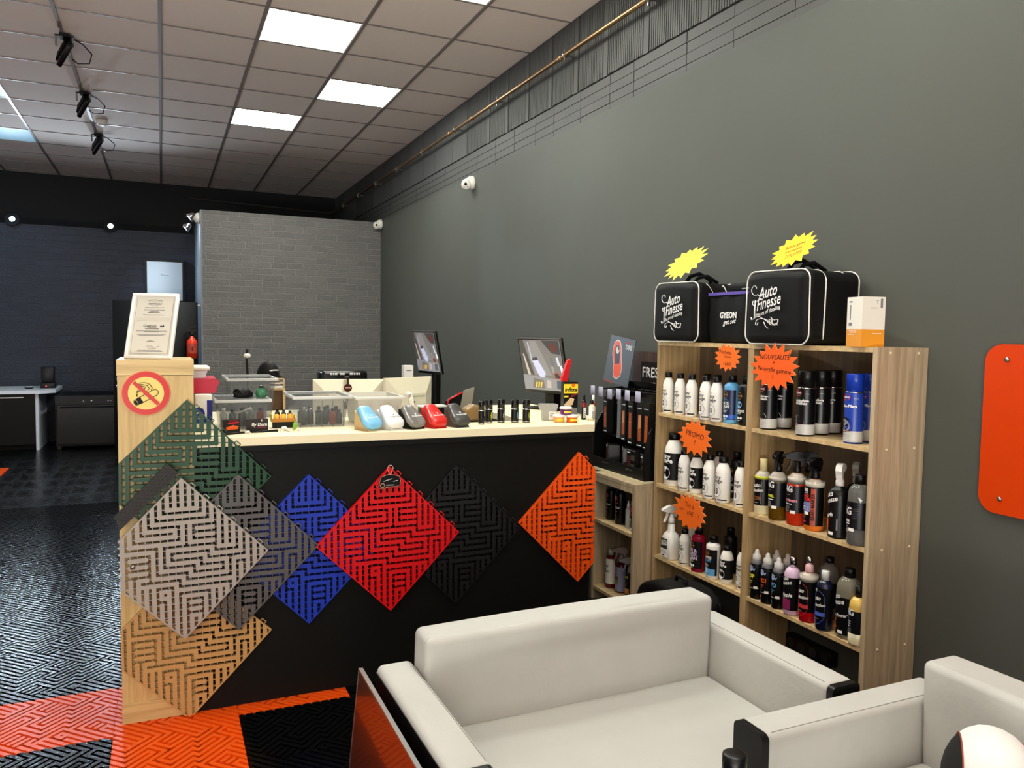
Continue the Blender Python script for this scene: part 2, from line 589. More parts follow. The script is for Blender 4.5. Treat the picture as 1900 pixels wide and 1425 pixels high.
o = struct(blocks())
b = MB(); b.box(-5.6, 2.5, 11.9, 12.1, -0.02, 3.4, M_BLACKW); struct(b.build('wall_far'))
M_BR = brick_mat('grey_painted_brick', (112, 111, 108), (103, 102, 99), (134, 132, 127), 0.235, 0.069, bump=1.0)
M_BRD = brick_mat('dark_painted_brick', (44, 48, 60), (37, 41, 52), (50, 54, 66), 0.24, 0.075, bump=0.8)
M_SIDE = mat('satin_grey_paint', (120, 126, 134), 0.35)
b = MB(); b.box(0.405, 2.37, 9.18, 9.24, -0.02, 2.655, M_BR); b.box(0.39, 0.405, 9.18, 11.9, -0.02, 2.655, M_SIDE)
b.box(0.405, 2.37, 9.24, 11.9, 2.6, 2.655, M_BLACKW); struct(b.build('wall_partition'))
b = MB(); b.box(-5.5, 0.39, 10.8, 10.9, -0.02, 2.565, M_BRD); struct(b.build('wall_brick'))
M_PLAIN = mat('plain_grey_wall', (120, 120, 118), 0.8)
b = MB()
b.box(-5.6, -5.5, -4.1, 12.1, -0.02, 0.6, M_PLAIN); b.box(-5.6, -5.5, -4.1, 12.1, 3.0, 3.4, M_PLAIN)
b.box(-5.6, -5.5, -4.1, 5.0, 0.6, 3.0, M_PLAIN); b.box(-5.6, -5.5, 9.0, 12.1, 0.6, 3.0, M_PLAIN); struct(b.build('wall_left'))
b = MB()
b.box(-5.6, 2.5, -4.1, -4.0, -0.02, 0.3, M_PLAIN); b.box(-5.6, 2.5, -4.1, -4.0, 2.9, 3.4, M_PLAIN)
b.box(-5.6, -3.5, -4.1, -4.0, 0.3, 2.9, M_PLAIN); b.box(1.5, 2.5, -4.1, -4.0, 0.3, 2.9, M_PLAIN); struct(b.build('wall_behind'))


def window(name, axis, c, a0, a1, z0, z1):
    b = MB()
    def bx(p0, p1, q0, q1, d, m):
        if axis == 'X':
            b.box(c - d, c + d, p0, p1, q0, q1, m)
        else:
            b.box(p0, p1, c - d, c + d, q0, q1, m)
    n = 3
    for k in range(n + 1):
        a = a0 + (a1 - a0) * k / n
        bx(a - 0.03, a + 0.03, z0, z1, 0.03, BLACKM)
    bx(a0, a1, z0, z0 + 0.05, 0.03, BLACKM); bx(a0, a1, z1 - 0.05, z1, 0.03, BLACKM)
    bx(a0, a1, z0, z1, 0.003, CLEAR)
    struct(b.build(name))


window('window_1', 'Y', -4.05, -3.5, 1.5, 0.3, 2.9)
window('window_2', 'X', -5.55, 5.0, 9.0, 0.6, 3.0)

# ------------------------------------------------------------------ pipe, cameras, lamps on ceiling and walls
M_COPPER = mat('copper', (172, 136, 96), 0.38, 1.0, noise=0.2, nscale=6)
t = thing('copper_pipe', 'long copper pipe clamped along the top of the dark right wall', 'pipe', (2.31, 5.0, 3.105))
b = MB()
b.tube([(0, -6, 0), (0, 6.8, 0)], 0.0135, M_COPPER, 10); b.build('tube', t)
b = MB(); b.tube([(0, 6.79, 0), (0.0, 6.83, 0.0), (-0.03, 6.86, 0.004), (-0.08, 6.862, 0.006), (-1.95, 6.862, 0.07)], 0.0125, mat('pipe_shade_tone', (62, 58, 54), 0.5), 10); o = b.build('far_run', t); o['label'] = 'copper run along the far wall, coloured dark for shade'  # copper in the dark: shade is put into the colour of this run
for y in [1.6, 2.5, 3.53, 4.45, 5.54, 6.45, 7.4, 8.3, 9.2, 10.1, 11.0]:
    def cl(b):
        b.lathe([(0.0195, -0.009), (0.0195, 0.009)], STEEL, 14, M=Matrix.Rotation(PI / 2, 4, 'X'))
        b.box(0.015, 0.062, -0.007, 0.007, -0.004, 0.004, STEEL)
        b.box(-0.004, 0.004, -0.006, 0.006, -0.034, 0.034, STEEL)
    part('clamp', 'pipe_clamp', cl, t, (0, y - 5.0, 0))
for y in [4.52, 6.05, 6.6]:
    part('coupling', 'pipe_coupling', lambda b: b.lathe([(0.0165, -0.03), (0.0175, 0), (0.0165, 0.03)], M_COPPER, 14, M=Matrix.Rotation(PI / 2, 4, 'X')), t, (0, y - 5.0, 0))

M_CAMW = mat('camera_white', (238, 236, 224), 0.3)


def dome(loc, look, label):
    t = thing('security_camera', label, 'security camera', loc)
    R = Vector(look).to_track_quat('Z', 'Y').to_matrix().to_4x4()
    n = Vector((-1, 0, 0)).to_track_quat('Z', 'Y').to_matrix().to_4x4()
    b = MB(); b.lathe([(0.058, 0), (0.058, 0.012), (0.05, 0.04), (0.034, 0.06)], M_CAMW, 28, M=n); b.build('base', t)
    b = MB(); b.lathe([(0.0, -0.045), (0.03, -0.035), (0.043, -0.012), (0.044, 0.012), (0.04, 0.034), (0.033, 0.043), (0.0, 0.043)], M_CAMW, 28, M=Matrix.Translation((-0.055, 0, -0.012)) @ R); b.build('head', t)
    b = MB(); b.lathe([(0.0125, 0), (0.0125, 0.004), (0, 0.004)], BLACK, 20, M=Matrix.Translation((-0.055, 0, -0.012)) @ R @ Matrix.Translation((0, 0.008, 0.042)))
    for sx in (-0.016, 0.016):
        b.lathe([(0.0045, 0), (0.0045, 0.003), (0, 0.003)], BLACK, 12, M=Matrix.Translation((-0.055, 0, -0.012)) @ R @ Matrix.Translation((sx, -0.014, 0.042)))
    b.build('lens', t)


dome((2.37, 6.17, 2.612), (-0.52, -0.78, -0.34), 'white turret security camera high on the charcoal right wall')
dome((2.362, 9.12, 2.625), (-0.3, -0.9, -0.25), 'small white security camera in the far corner above the grey brick')

M_LENS = mat('lamp_glass_cold', (225, 240, 255), 0.4, emit=45)
M_REFL = mat('lamp_reflector_lit', (240, 245, 255), 0.3, emit=3)


def ceiling_flood(x, y, label):
    t = thing('floodlight', label, 'floodlight', (x, y, H0 - 0.007), 0, 'black floodlights on the ceiling')
    b = MB(); b.box(-0.03, 0.03, -0.05, 0.05, -0.02, 0.0, BLACK); b.prism([(-0.05, -0.02), (-0.03, -0.02), (-0.02, -0.085), (-0.032, -0.085)], -0.006, 0.006, BLACK, 'YZ', Matrix.Translation((-0.05, 0, 0)))
    b.prism([(-0.05, -0.02), (-0.03, -0.02), (-0.02, -0.085), (-0.032, -0.085)], -0.006, 0.006, BLACK, 'YZ', Matrix.Translation((0.05, 0, 0))); b.box(-0.056, 0.056, -0.05, -0.028, -0.024, -0.016, BLACK); b.build('bracket', t)
    R = Matrix.Translation((0.0, 0.04, -0.085)) @ Matrix.Rotation(math.radians(38), 4, 'X') @ Matrix.Rotation(math.radians(-62), 4, 'Y')
    b = MB(); b.rbox(-0.085, 0.085, -0.12, 0.12, -0.015, 0.018, BLACK, 0.008, 2, R)
    for k in range(7):
        b.box(-0.07 + k * 0.022, -0.066 + k * 0.022, -0.08, 0.08, 0.018, 0.03, BLACK, R)
    b.build('housing', t)
    b = MB(); b.box(-0.07, 0.07, -0.1, 0.1, -0.0165, -0.014, mat('lamp_glass_off', (190, 200, 210), 0.15), R); b.build('glass', t)
    b = MB(); b.tube([(0.03, 0.0, -0.01), (0.1, 0.05, -0.03), (0.15, 0.14, -0.06), (0.13, 0.2, -0.11), (0.06, 0.17, -0.13), (0.03, 0.12, -0.115)], 0.0045, BLACK, 6); b.build('cable', t)


ceiling_flood(-0.575, 6.2, 'black floodlight on the ceiling, nearest of the row of three')
ceiling_flood(-0.575, 7.6, 'black floodlight on the ceiling, middle one of three')
ceiling_flood(-0.575, 9.15, 'black floodlight on the ceiling, farthest of three beyond the smoke detector')
t = thing('smoke_detector', 'round pale smoke detector between two ceiling floodlights', 'smoke detector', (-0.5, 8.55, H0 - 0.006))
b = MB(); b.lathe([(0.055, 0), (0.055, -0.015)], M_LFR, 24); b.build('base', t)
b = MB(); b.lathe([(0.05, -0.015), (0.05, -0.03), (0.03, -0.048), (0, -0.05)], M_LFR, 24); b.build('cover', t)


def wall_flood(x, z, label):
    t = thing('wall_spotlight', label, 'spotlight', (x, 10.86, z), 0, 'bright spotlights over the far brick wall')
    b = MB(); b.box(-0.02, 0.02, -0.06, 0.04, -0.055, -0.02, BLACK); b.box(-0.03, 0.03, 0.0, 0.03, -0.03, 0.03, BLACK); b.build('bracket', t)
    R = Matrix.Translation((0, -0.07, 0)) @ Matrix.Rotation(PI / 2 - 0.25, 4, 'X')
    b = MB(); b.lathe([(0.02, -0.06), (0.045, -0.04), (0.08, 0.03), (0.074, 0.034)], BLACK, 20, M=R); b.build('housing', t)
    b = MB(); b.lathe([(0.072, 0.031), (0.0, 0.036)], M_LENS, 20, M=R); b.build('lens', t)
    spot('spot_beam', (x, 10.73, z - 0.01), (x * 0.4 - 0.1, 3.0, 0.4), 110, (0.72, 0.86, 1.0), 2.2, 0.9, 0.05)


wall_flood(-1.57, 2.60, 'glaring white spotlight above the dark brick wall, nearer the left corner')
wall_flood(-0.555, 2.59, 'glaring white spotlight above the dark brick, nearer the white wall unit')

t = thing('twin_spot_lamp', 'white based lamp with two chrome spotlights at the brick partition corner', 'spotlight', (0.39, 9.26, 2.57))
b = MB(); b.lathe([(0.06, 0), (0.058, 0.03), (0.035, 0.06), (0, 0.065)], M_CAMW, 24, M=Matrix.Rotation(-PI / 2, 4, 'Y')); b.build('base', t)
for dz, dx in ((0.0, -0.1), (-0.115, -0.14)):
    R = Matrix.Translation((dx, -0.05, dz)) @ Vector((-0.75, -0.15, -0.62)).to_track_quat('Z', 'Y').to_matrix().to_4x4()
    b = MB(); b.lathe([(0.012, -0.06), (0.025, -0.05), (0.048, 0.02), (0.046, 0.022), (0.024, -0.04)], CHROME, 20, M=R); b.tube([(-0.04, 0, -0.01), (dx + 0.03, -0.04, dz + 0.03)], 0.007, BLACK, 8); sp = b.build('spotlight_head', t)
    b = MB(); b.lathe([(0.04, 0.008), (0, 0.006)], M_REFL, 20, M=R); b.build('bulb', sp)
spot('partition_beam', (0.22, 9.1, 2.45), (-1.2, 8.8, 0.0), 60, (0.75, 0.88, 1.0), 1.8, 0.9, 0.04)
spot('side_wash', (-0.75, 10.0, 2.4), (0.39, 10.2, 1.6), 55, (0.68, 0.84, 1.0), 1.8, 0.9, 0.08)
spot('ceiling_flood_beam', (-0.75, 7.7, 3.1), (-2.6, 9.6, 1.0), 70, (0.72, 0.86, 1.0), 2.0, 0.9, 0.08)
spot('far_wall_wash', (-1.9, 9.2, 3.05), (-2.0, 10.8, 1.9), 26, (0.6, 0.78, 1.0), 1.9, 1.0, 0.08)

# ------------------------------------------------------------------ far left corner: kitchenette, gate, wall unit, extinguisher
M_CABB = mat('black_gloss_cabinet', (4, 4, 5), 0.4, spec=0.2)
t = thing('kitchen_cabinet', 'low black cabinet under the white worktop by the far brick wall', 'cabinet', (-1.75, 10.05, 0))
b = MB(); b.box(-0.5, 0.46, 0.03, 0.7, 0.06, 0.63, M_CABB); b.build('carcass', t)
for k, x in enumerate((-0.49, -0.01)):
    b = MB(); b.box(x, x + 0.465, 0.008, 0.03, 0.07, 0.62, M_CABB); d = b.build('door', t)
    b = MB(); b.box(x + 0.03, x + 0.36, -0.012, 0.0, 0.583, 0.593, STEEL); b.box(x + 0.05, x + 0.06, 0, 0.01, 0.584, 0.592, STEEL); b.box(x + 0.33, x + 0.34, 0, 0.01, 0.584, 0.592, STEEL); b.build('handle', d)
b = MB(); b.box(0.46, 0.49, 0.0, 0.7, 0.0, 0.63, mat('white_side_board', (215, 220, 226), 0.4)); b.build('side_panel', t)
b = MB(); b.box(-0.5, 0.46, 0.1, 0.68, 0.0, 0.06, BLACKM); b.build('plinth', t)
o = MB().prism([(-2.6, 10.0), (-1.24, 10.0), (-1.1, 10.12), (-1.1, 10.79), (-2.6, 10.79)], 0.63, 0.668, mat('white_worktop', (222, 228, 232), 0.3), 'XY').build('worktop')
tag(o, 'white worktop with a cut corner on the low black cabinet', 'worktop')
t = thing('coffee_machine', 'small black box shaped machine standing on the white worktop', 'appliance', (-1.2, 10.4, 0.668))
b = MB(); b.rbox(-0.075, 0.075, -0.08, 0.08, 0.0, 0.06, BLACK, 0.006, 2); b.rbox(-0.07, 0.06, -0.02, 0.08, 0.06, 0.24, BLACK, 0.006, 2); b.build('body', t)
b = MB(); b.box(-0.02, -0.008, -0.083, -0.079, 0.02, 0.028, mat('red_led', (255, 60, 60), 0.4, emit=4)); b.build('indicator', t)
t = thing('saucer', 'little dark dish with a white rim beside the black machine', 'dish', (-1.38, 10.3, 0.668))
b = MB(); b.lathe([(0.03, 0), (0.045, 0.012), (0.045, 0.02)], BLACK, 18); b.build('bowl', t)
b = MB(); b.lathe([(0.046, 0.019), (0.03, 0.024), (0, 0.02)], WHITE, 18); b.build('top', t)
t = thing('oven', 'black range cooker with small pale knobs against the far wall', 'oven', (-0.77, 10.05, 0))
b = MB(); b.box(-0.33, 0.33, 0.0, 0.65, 0.03, 0.6, M_CABB); b.build('body', t)
b = MB(); b.box(-0.33, 0.33, -0.012, 0.0, 0.5, 0.6, mat('dark_steel_panel', (12, 12, 14), 0.35, spec=0.3)); b.build('control_panel', t)
for x in (-0.05, 0.03, 0.2, 0.23):
    part('knob', 'oven_knob', lambda b: b.lathe([(0.012, 0), (0.01, 0.014), (0, 0.014)], STEEL, 14, M=Matrix.Rotation(PI / 2, 4, 'X')), t, (x, -0.012, 0.535))
b = MB(); b.box(-0.31, 0.31, -0.01, 0.0, 0.06, 0.49, mat('black_glass_door', (4, 4, 5), 0.2, spec=0.25)); d = b.build('door', t)
b = MB(); b.tube([(-0.28, -0.035, 0.47), (0.28, -0.035, 0.47)], 0.006, mat('dark_steel_panel'), 8); b.build('handle', d)
b = MB()
for x in (-0.3, 0.3):
    b.box(x - 0.02, x + 0.02, 0.03, 0.6, 0, 0.03, BLACK)
b.build('foot', t)

t = thing('swing_gate', 'tall black gate leaf beside the grey brick partition', 'gate', (0, 9.3, 0))
b = MB(); b.rbox(-0.475, 0.36, -0.02, 0.02, 0.03, 1.66, mat('black_gate_board', (15, 16, 16), 0.5, spec=0.25), 0.003, 1); b.build('leaf', t)
b = MB(); b.lathe([(0.03, 0), (0.028, 0.01), (0, 0.012)], STEEL, 18, M=Matrix.Translation((-0.42, -0.02, 0.83)) @ Matrix.Rotation(PI / 2, 4, 'X')); b.build('lock_rosette', t)
b = MB(); b.tube([(-0.42 + 0.024 * math.cos(a * PI / 8), -0.045, 0.755 + 0.024 * math.sin(a * PI / 8)) for a in range(16)], 0.006, CHROME, 8, closed=True); b.box(-0.424, -0.416, -0.045, -0.02, 0.776, 0.784, CHROME); b.build('pull_ring', t)
b = MB(); b.box(0.3, 0.388, -0.012, 0.012, 1.62, 1.64, STEEL); b.box(0.3, 0.388, -0.012, 0.012, 0.2, 0.22, STEEL); b.build('hinge', t)

M_UNIT = mat('pale_unit_casing', (214, 226, 232), 0.35)
t = thing('wall_unit', 'pale wall mounted appliance casing with a bowed front and tiny logo', 'wall appliance', (0.04, 10.79, 1.72))
b = MB(); b.box(-0.225, 0.225, -0.06, 0.005, -0.02, 0.5, BLACK); b.build('backplate', t)
b = MB(); N = 12
pr = [(-0.2 + 0.4 * i / N, -0.11 - 0.03 * math.sin(PI * i / N)) for i in range(N + 1)]
b.prism(pr + [(0.2, -0.06), (-0.2, -0.06)], 0.0, 0.47, M_UNIT, 'XY'); b.build('casing', t)
b = MB(); b.add([(-0.035 + 0.006 * math.cos(a), -0.1425, 0.31 + 0.006 * math.sin(a)) for a in [i * PI / 5 for i in range(10)]], [tuple(range(10))], GINK); b.box(-0.02, 0.045, -0.1425, -0.14, 0.303, 0.307, GINK); b.build('logo', t)

t = thing('fire_extinguisher', 'orange red fire extinguisher hanging on the black gate', 'fire extinguisher', (0.295, 9.19, 1.02))
M_EXT = mat('extinguisher_red', (232, 62, 30), 0.3)
b = MB(); b.lathe([(0.05, 0.0), (0.056, 0.012), (0.056, 0.035)], BLACK, 24); b.build('foot_ring', t)
b = MB(); b.lathe([(0.055, 0.03), (0.056, 0.2), (0.05, 0.225), (0.03, 0.245), (0.018, 0.255), (0.018, 0.27)], M_EXT, 24); b.build('cylinder', t)
b = MB(); b.band(0.0568, 0.09, 0.19, -0.05, 0.06, mat('ext_label', (190, 70, 50), 0.5)); b.text('T', 0.07, INK, (0.0, 0.14), wrap=0.0575, bold=0.03); b.build('label', t)
b = MB(); b.lathe([(0.014, 0.27), (0.016, 0.31), (0, 0.315)], BLACK, 14); b.prism([(-0.05, 0.315), (0.07, 0.335), (0.075, 0.345), (-0.03, 0.335)], -0.009, 0.009, BLACK); b.prism([(-0.03, 0.345), (0.05, 0.375), (0.045, 0.385), (-0.055, 0.36)], -0.009, 0.009, BLACK); b.build('valve_handle', t)
b = MB(); b.tube([(-0.01, 0, 0.3), (-0.045, -0.02, 0.33), (-0.075, -0.01, 0.28), (-0.066, 0, 0.2), (-0.062, 0, 0.12)], 0.008, BLACK, 8); b.build('hose', t)
b = MB(); b.box(-0.02, 0.02, 0.05, 0.08, 0.1, 0.25, BLACK); b.build('bracket', t)

# ------------------------------------------------------------------ orange wall sign
t = thing('wall_panel', 'glossy orange panel with rounded corners screwed to the wall', 'wall panel', (2.37, 1.3, 1.1), FACE)
b = MB(); b.prism(rrect(-0.46, 0.345 - 0.69, -0.26, 0.26, 0.05) if 0 else rrect(-0.345, 0.45, -0.262, 0.262, 0.055, 8), -0.014, -0.003, mat('orange_sign_gloss', (206, 60, 3), 0.3, spec=0.3)); b.build('plate', t)
for x in (-0.275, 0.38):
    for z in (-0.215, 0.215):
        part('screw', 'panel_screw', lambda b: b.lathe([(0.0075, 0), (0.007, 0.004), (0, 0.005)], STEEL, 14, M=Matrix.Rotation(PI / 2, 4, 'X')), t, (x, -0.014, z))

# ------------------------------------------------------------------ reception counter and post
M_CREAM = mat('cream_counter_top', (240, 230, 194), 0.45)
M_CBLK = mat('black_counter_front', (15, 15, 13), 0.5, spec=0.2, bump=0.05, bscale=40)
t = thing('reception_counter', 'long black reception counter with a cream top', 'counter', (0.1, 2.95, 0))
foot = [(0.0, 0.0), (1.60, 0.0), (1.76, 0.26), (1.76, 0.95), (1.38, 0.95), (1.38, 0.23), (1.08, 0.21), (1.0, 0.55), (0.55, 0.55), (0.55, 0.95), (0.0, 0.95)]
b = MB(); b.prism([(x, y) for x, y in foot], 0.0, 0.955, M_CBLK, 'XY'); b.build('body', t)
b = MB(); b.prism([(x + (0.004 if x > 1.5 else 0), y - (0.012 if y < 0.01 else 0)) for x, y in foot], 0.955, 0.985, M_CREAM, 'XY'); b.build('worktop', t)
b = MB(); b.box(-0.001, 1.6, -0.016, -0.0005, 0.935, 0.954, M_CBLK); b.build('front_rail', t)
t = thing('counter_post', 'oak look post at the left end of the black counter', 'post', (-0.02, 2.95, 0))
M_POST = wood('oak_post', (178, 146, 88), (220, 192, 130), 'Z')
b = MB(); b.box(-0.12, 0.1185, 0.0, 0.3, 0.0, 1.208, M_POST); b.build('body', t)
b = MB(); b.box(-0.122, 0.1195, -0.003, 0.303, 1.21, 1.262, wood('oak_post_cap', (182, 150, 94), (222, 196, 138), 'X')); b.build('cap', t)
b = MB(); b.box(-0.121, 0.1185, -0.004, 0.0, 0.0, 0.07, MATS['oak_post_cap']); b.build('kickboard', t)

# no smoking sign on the post
t = thing('no_smoking_sign', 'round red and yellow no smoking sign on the oak post', 'sign', (-0.052, 2.95, 1.149))
b = MB(); b.prism(circle(0.0755, 48), -0.005, -0.0005, mat('sign_edge', (228, 120, 60), 0.4)); b.prism(circle(0.0735, 48), -0.0056, -0.005, mat('sign_red', (206, 26, 16), 0.35)); b.build('plate', t)
b = MB(); b.prism(circle(0.056, 40), -0.0062, -0.0056, mat('sign_yellow', (240, 214, 120), 0.45)); b.build('yellow_field', t)
b = MB()
y_ = -0.0068
ca, sa = math.cos(math.radians(30)), math.sin(math.radians(30))
rot2 = lambda p: (p[0] * ca - p[1] * sa - 0.004, p[0] * sa + p[1] * ca - 0.016)
out = [rot2(p) for p in rrect(-0.03, 0.047, -0.0105, 0.0105, 0.0104)]
for i in range(len(out)):
    p, q = Vector(out[i]), Vector(out[(i + 1) % len(out)])
    b.tube([(p.x, y_, p.y), (q.x, y_, q.y)], 0.0011, INK, 5)
b.prism([rot2(p) for p in [(-0.03, -0.0105), (-0.01, -0.0105), (-0.012, 0), (-0.01, 0.0105), (-0.03, 0.0105)]], y_ - 0.0004, y_, INK)
b.prism([rot2((-0.032 + 0.0075 * math.cos(a * PI / 10), 0.0115 * math.sin(a * PI / 10))) for a in range(20)], y_ - 0.0012, y_ - 0.0006, INK)
ell = [rot2((-0.0325 + 0.0062 * math.cos(a * PI / 10), 0.0098 * math.sin(a * PI / 10))) for a in range(20)]
b.tube([(p[0], y_ - 0.001, p[1]) for p in ell], 0.0008, mat('sign_yellow'), 5, closed=True)
for pts in ([(-0.026, -0.012), (-0.031, -0.002), (-0.026, 0.006), (-0.012, 0.008), (0.004, 0.008), (0.01, 0.016), (0.004, 0.026), (-0.01, 0.03), (-0.024, 0.032)],
            [(-0.03, -0.01), (-0.024, 0.0), (-0.029, 0.008), (-0.018, 0.014), (-0.004, 0.016), (-0.002, 0.021), (-0.012, 0.025), (-0.022, 0.026)],
            [(-0.02, 0.036), (0.0, 0.036), (0.012, 0.03), (0.019, 0.02), (0.016, 0.008)]):
    b.tube([(p[0], y_, p[1]) for p in pts], 0.0011, INK, 5)
b.build('cigarette_symbol', t)
b = MB(); q = [(-0.054, 0.006), (-0.054, -0.006), (0.054, -0.006), (0.054, 0.006)]
c4, s4 = math.cos(-PI / 4), math.sin(-PI / 4)
b.prism([(x * c4 - z * s4, x * s4 + z * c4) for x, z in q], -0.0092, -0.0086, mat('sign_red')); b.build('prohibition_bar', t)

# framed certificate leaning on the post
t = thing('certificate_frame', 'white framed certificate leaning back on top of the oak post', 'picture frame', (-0.046, 3.035, 1.2625))
t.rotation_euler = (math.radians(-20), 0, math.radians(-21))
W, Hh = 0.082, 0.247
M_FR = mat('white_frame_lacquer', (236, 236, 234), 0.25)
b = MB()
for (x0, x1, z0, z1) in ((-W, W, 0, 0.012), (-W, W, Hh - 0.012, Hh), (-W, -W + 0.012, 0.01, Hh - 0.01), (W - 0.012, W, 0.01, Hh - 0.01)):
    b.rbox(x0, x1, -0.007, 0.008, z0, z1, M_FR, 0.003, 2)
b.build('frame', t)
b = MB(); b.box(-W + 0.01, W - 0.01, -0.001, 0.004, 0.01, Hh - 0.01, mat('certificate_paper', (206, 203, 190), 0.5))
cz = lambda f: 0.012 + f * (Hh - 0.024)
def arcpts(r, a0, a1, cx, c0):
    return [(cx + r * math.sin(a0 + (a1 - a0) * i / 10), -0.0015, c0 + r * math.cos(a0 + (a1 - a0) * i / 10)) for i in range(11)]
b.tube(arcpts(0.06, -0.42, 0.42, 0.0, cz(0.945) - 0.06), 0.0006, INK, 4)
for tx, sz, f, bd, mm in (('C  A  S  A', 0.0065, 0.92, 0, GINK), ('CERTIFICAT', 0.009, 0.872, 0.01, INK), ('Qualitest', 0.0125, 0.5, 0.01, INK)):
    b.text(tx, sz, mm, (0.0 if f > 0.6 else -0.008, cz(f)), -0.0016, bold=bd)
for f, hw, dk in ((0.842, 0.014, 0), (0.81, 0.034, 0), (0.77, 0.036, 1), (0.748, 0.016, 0), (0.726, 0.02, 1), (0.685, 0.037, 0), (0.47, 0.016, 0), (0.45, 0.024, 1), (0.412, 0.054, 0), (0.398, 0.026, 0),
                  (0.352, 0.05, 0), (0.335, 0.042, 0), (0.25, 0.008, 0), (0.235, 0.015, 0), (0.085, 0.04, 0), (0.07, 0.046, 0)):
    b.box(-hw, hw, -0.0016, -0.001, cz(f) - 0.0009, cz(f) + 0.0009, INK if dk else GINK)
b.box(-0.058, 0.058, -0.0017, -0.001, cz(0.585), cz(0.645), mat('cert_band', (200, 196, 184), 0.6))
b.prism([(0.026, cz(0.485)), (0.03, cz(0.515)), (0.034, cz(0.495)), (0.038, cz(0.52)), (0.042, cz(0.495)), (0.036, cz(0.48))], -0.0018, -0.001, INK)
b.tube([(0.0 + 0.02 * math.sin(i * 1.1) + i * 0.002, -0.0014, cz(0.14 + 0.03 * math.cos(i * 1.7))) for i in range(9)], 0.0004, GINK, 4)
for x in (-W + 0.018, W - 0.018):
    b.box(x - 0.0004, x + 0.0004, -0.0016, -0.001, cz(0.03), cz(0.97), GINK)
b.box(-W + 0.018, W - 0.018, -0.0016, -0.001, cz(0.03), cz(0.03) + 0.0008, GINK)
b.build('document', t)
b = MB(); b.box(-0.025, 0.025, 0.008, 0.011, 0.03, 0.2, BLACK, Matrix.Translation((0, 0, 0.0)))
b.prism([(0.009, 0.19), (0.012, 0.19), (0.075, 0.03), (0.072, 0.028)], -0.02, 0.02, BLACK, 'YZ'); b.build('easel_back', t)

# ------------------------------------------------------------------ sample maze tiles hung as diamonds on the counter front
def maze_tile(label, colour, cx, cz, y_front, tilt=0.0, cut=None, key=None, rough=0.42, cutr=None):
    t = thing('floor_tile_sample', label, 'floor tile', (cx, y_front, cz), 0, 'sample floor tiles on the counter front')
    t.rotation_euler = (0, tilt, 0)
    m = mat('tile_' + key, colour, rough, noise=0.05, bump=0.05, bscale=150)
    D = 0.017

    def cl(p):
        if cut is not None:
            p = clip(p, -1, 0, -cut / PITCH)
        if cutr is not None and len(p) > 2:
            p = clip(p, 1, 0, cutr / PITCH)
        return p
    b = MB()
    for k, p in enumerate(BARS):
        p = cl(p)
        if len(p) > 2:
            b.prism([(x * PITCH, z * PITCH) for x, z in p], 0.00003 * (k % 17), D * 0.75 + 0.00003 * (k % 17), m)
    # rim round the edge
    for k in range(4):
        e = [(12.0, 0), (0, 12.0), (-0.0, 11.72), (11.72, 0)]
        a = k * PI / 2; q = [(x * math.cos(a) - z * math.sin(a), x * math.sin(a) + z * math.cos(a)) for x, z in e]
        q = cl(q)
        if len(q) > 2:
            b.prism([(x * PITCH, z * PITCH) for x, z in q], 0.0008 + 0.00005 * k, D, m)
    b.build('top_grid', t)
    b = MB()
    for k in range(1, 24):
        for dd, q in enumerate(([(-12, 12 - k - 0.55 - 0.07), (12, 12 - k - 0.55 - 0.07), (12, 12 - k - 0.55 + 0.07), (-12, 12 - k - 0.55 + 0.07)], [(k - 12 - 0.07, -12), (k - 12 + 0.07, -12), (k - 12 + 0.07, 12), (k - 12 - 0.07, 12)])):
            q = cl(diamond(q))
            if len(q) > 2:
                b.prism([(x * PITCH, z * PITCH) for x, z in q], D * (0.3 + 0.03 * dd), D * (0.9 + 0.03 * dd), m)
    b.build('rib_lattice', t)
    for i in range(6):
        f = 0.11 + i * 0.155
        x, z = 12 * f * PITCH, 12 * (1 - f) * PITCH
        if cutr is not None and x > cutr - 0.02:
            continue
        d = Vector((1, -1)) * 0.0085; n = Vector((1, 1)) * 0.007
        p = Vector((x, z))
        pts = [p - d * 0.8, p - d * 0.8 + n, p + d * 0.8 + n, p + d * 0.8]
        b = MB(); b.tube([(q.x, 0.004, q.y) for q in pts], 0.0019, m, 6); b.build('locking_loop', t)
    return t


maze_tile('dark green maze pattern tile, topmost of the hung tiles', (17, 64, 36), 0.0745, 0.842, 2.932, math.radians(0.3), cut=-0.2145, key='green')
maze_tile('blue maze pattern tile partly behind the red one', (24, 52, 168), 0.491, 0.557, 2.932, math.radians(0), key='blue')
maze_tile('black maze pattern tile between the red and the orange ones', (17, 17, 18), 1.072, 0.561, 2.932, math.radians(-0.5), key='black')
maze_tile('beige gold maze pattern tile, lowest one near the floor', (188, 148, 90), 0.073, 0.268, 2.932, math.radians(-0.5), cut=-0.2135, key='gold', rough=0.5)
maze_tile('charcoal grey maze pattern tile behind the light grey one', (84, 82, 82), 0.241, 0.575, 2.914, math.radians(0), key='charcoal')
maze_tile('bright red maze pattern tile with a key tag on top', (206, 8, 18), 0.796, 0.572, 2.914, math.radians(-0.6), key='red')
maze_tile('orange maze pattern tile at the right end of the counter', (236, 84, 16), 1.633, 0.585, 2.931, math.radians(-0.4), key='orange', cutr=0.078)
maze_tile('light grey maze pattern tile in front of the others', (164, 157, 148), 0.058, 0.575, 2.895, math.radians(-0.8), cut=-0.2, key='grey')
t = thing('tile_edge_ramp', 'dark ribbed ramp strip along the upper edge of the light grey tile', 'edge strip', (0.046, 2.9, 0.875))
M_RAMP = mat('ramp_black_brown', (26, 22, 19), 0.5)
b = MB()
ux = Vector((-0.707, -0.707)); un = Vector((-0.707, 0.707))
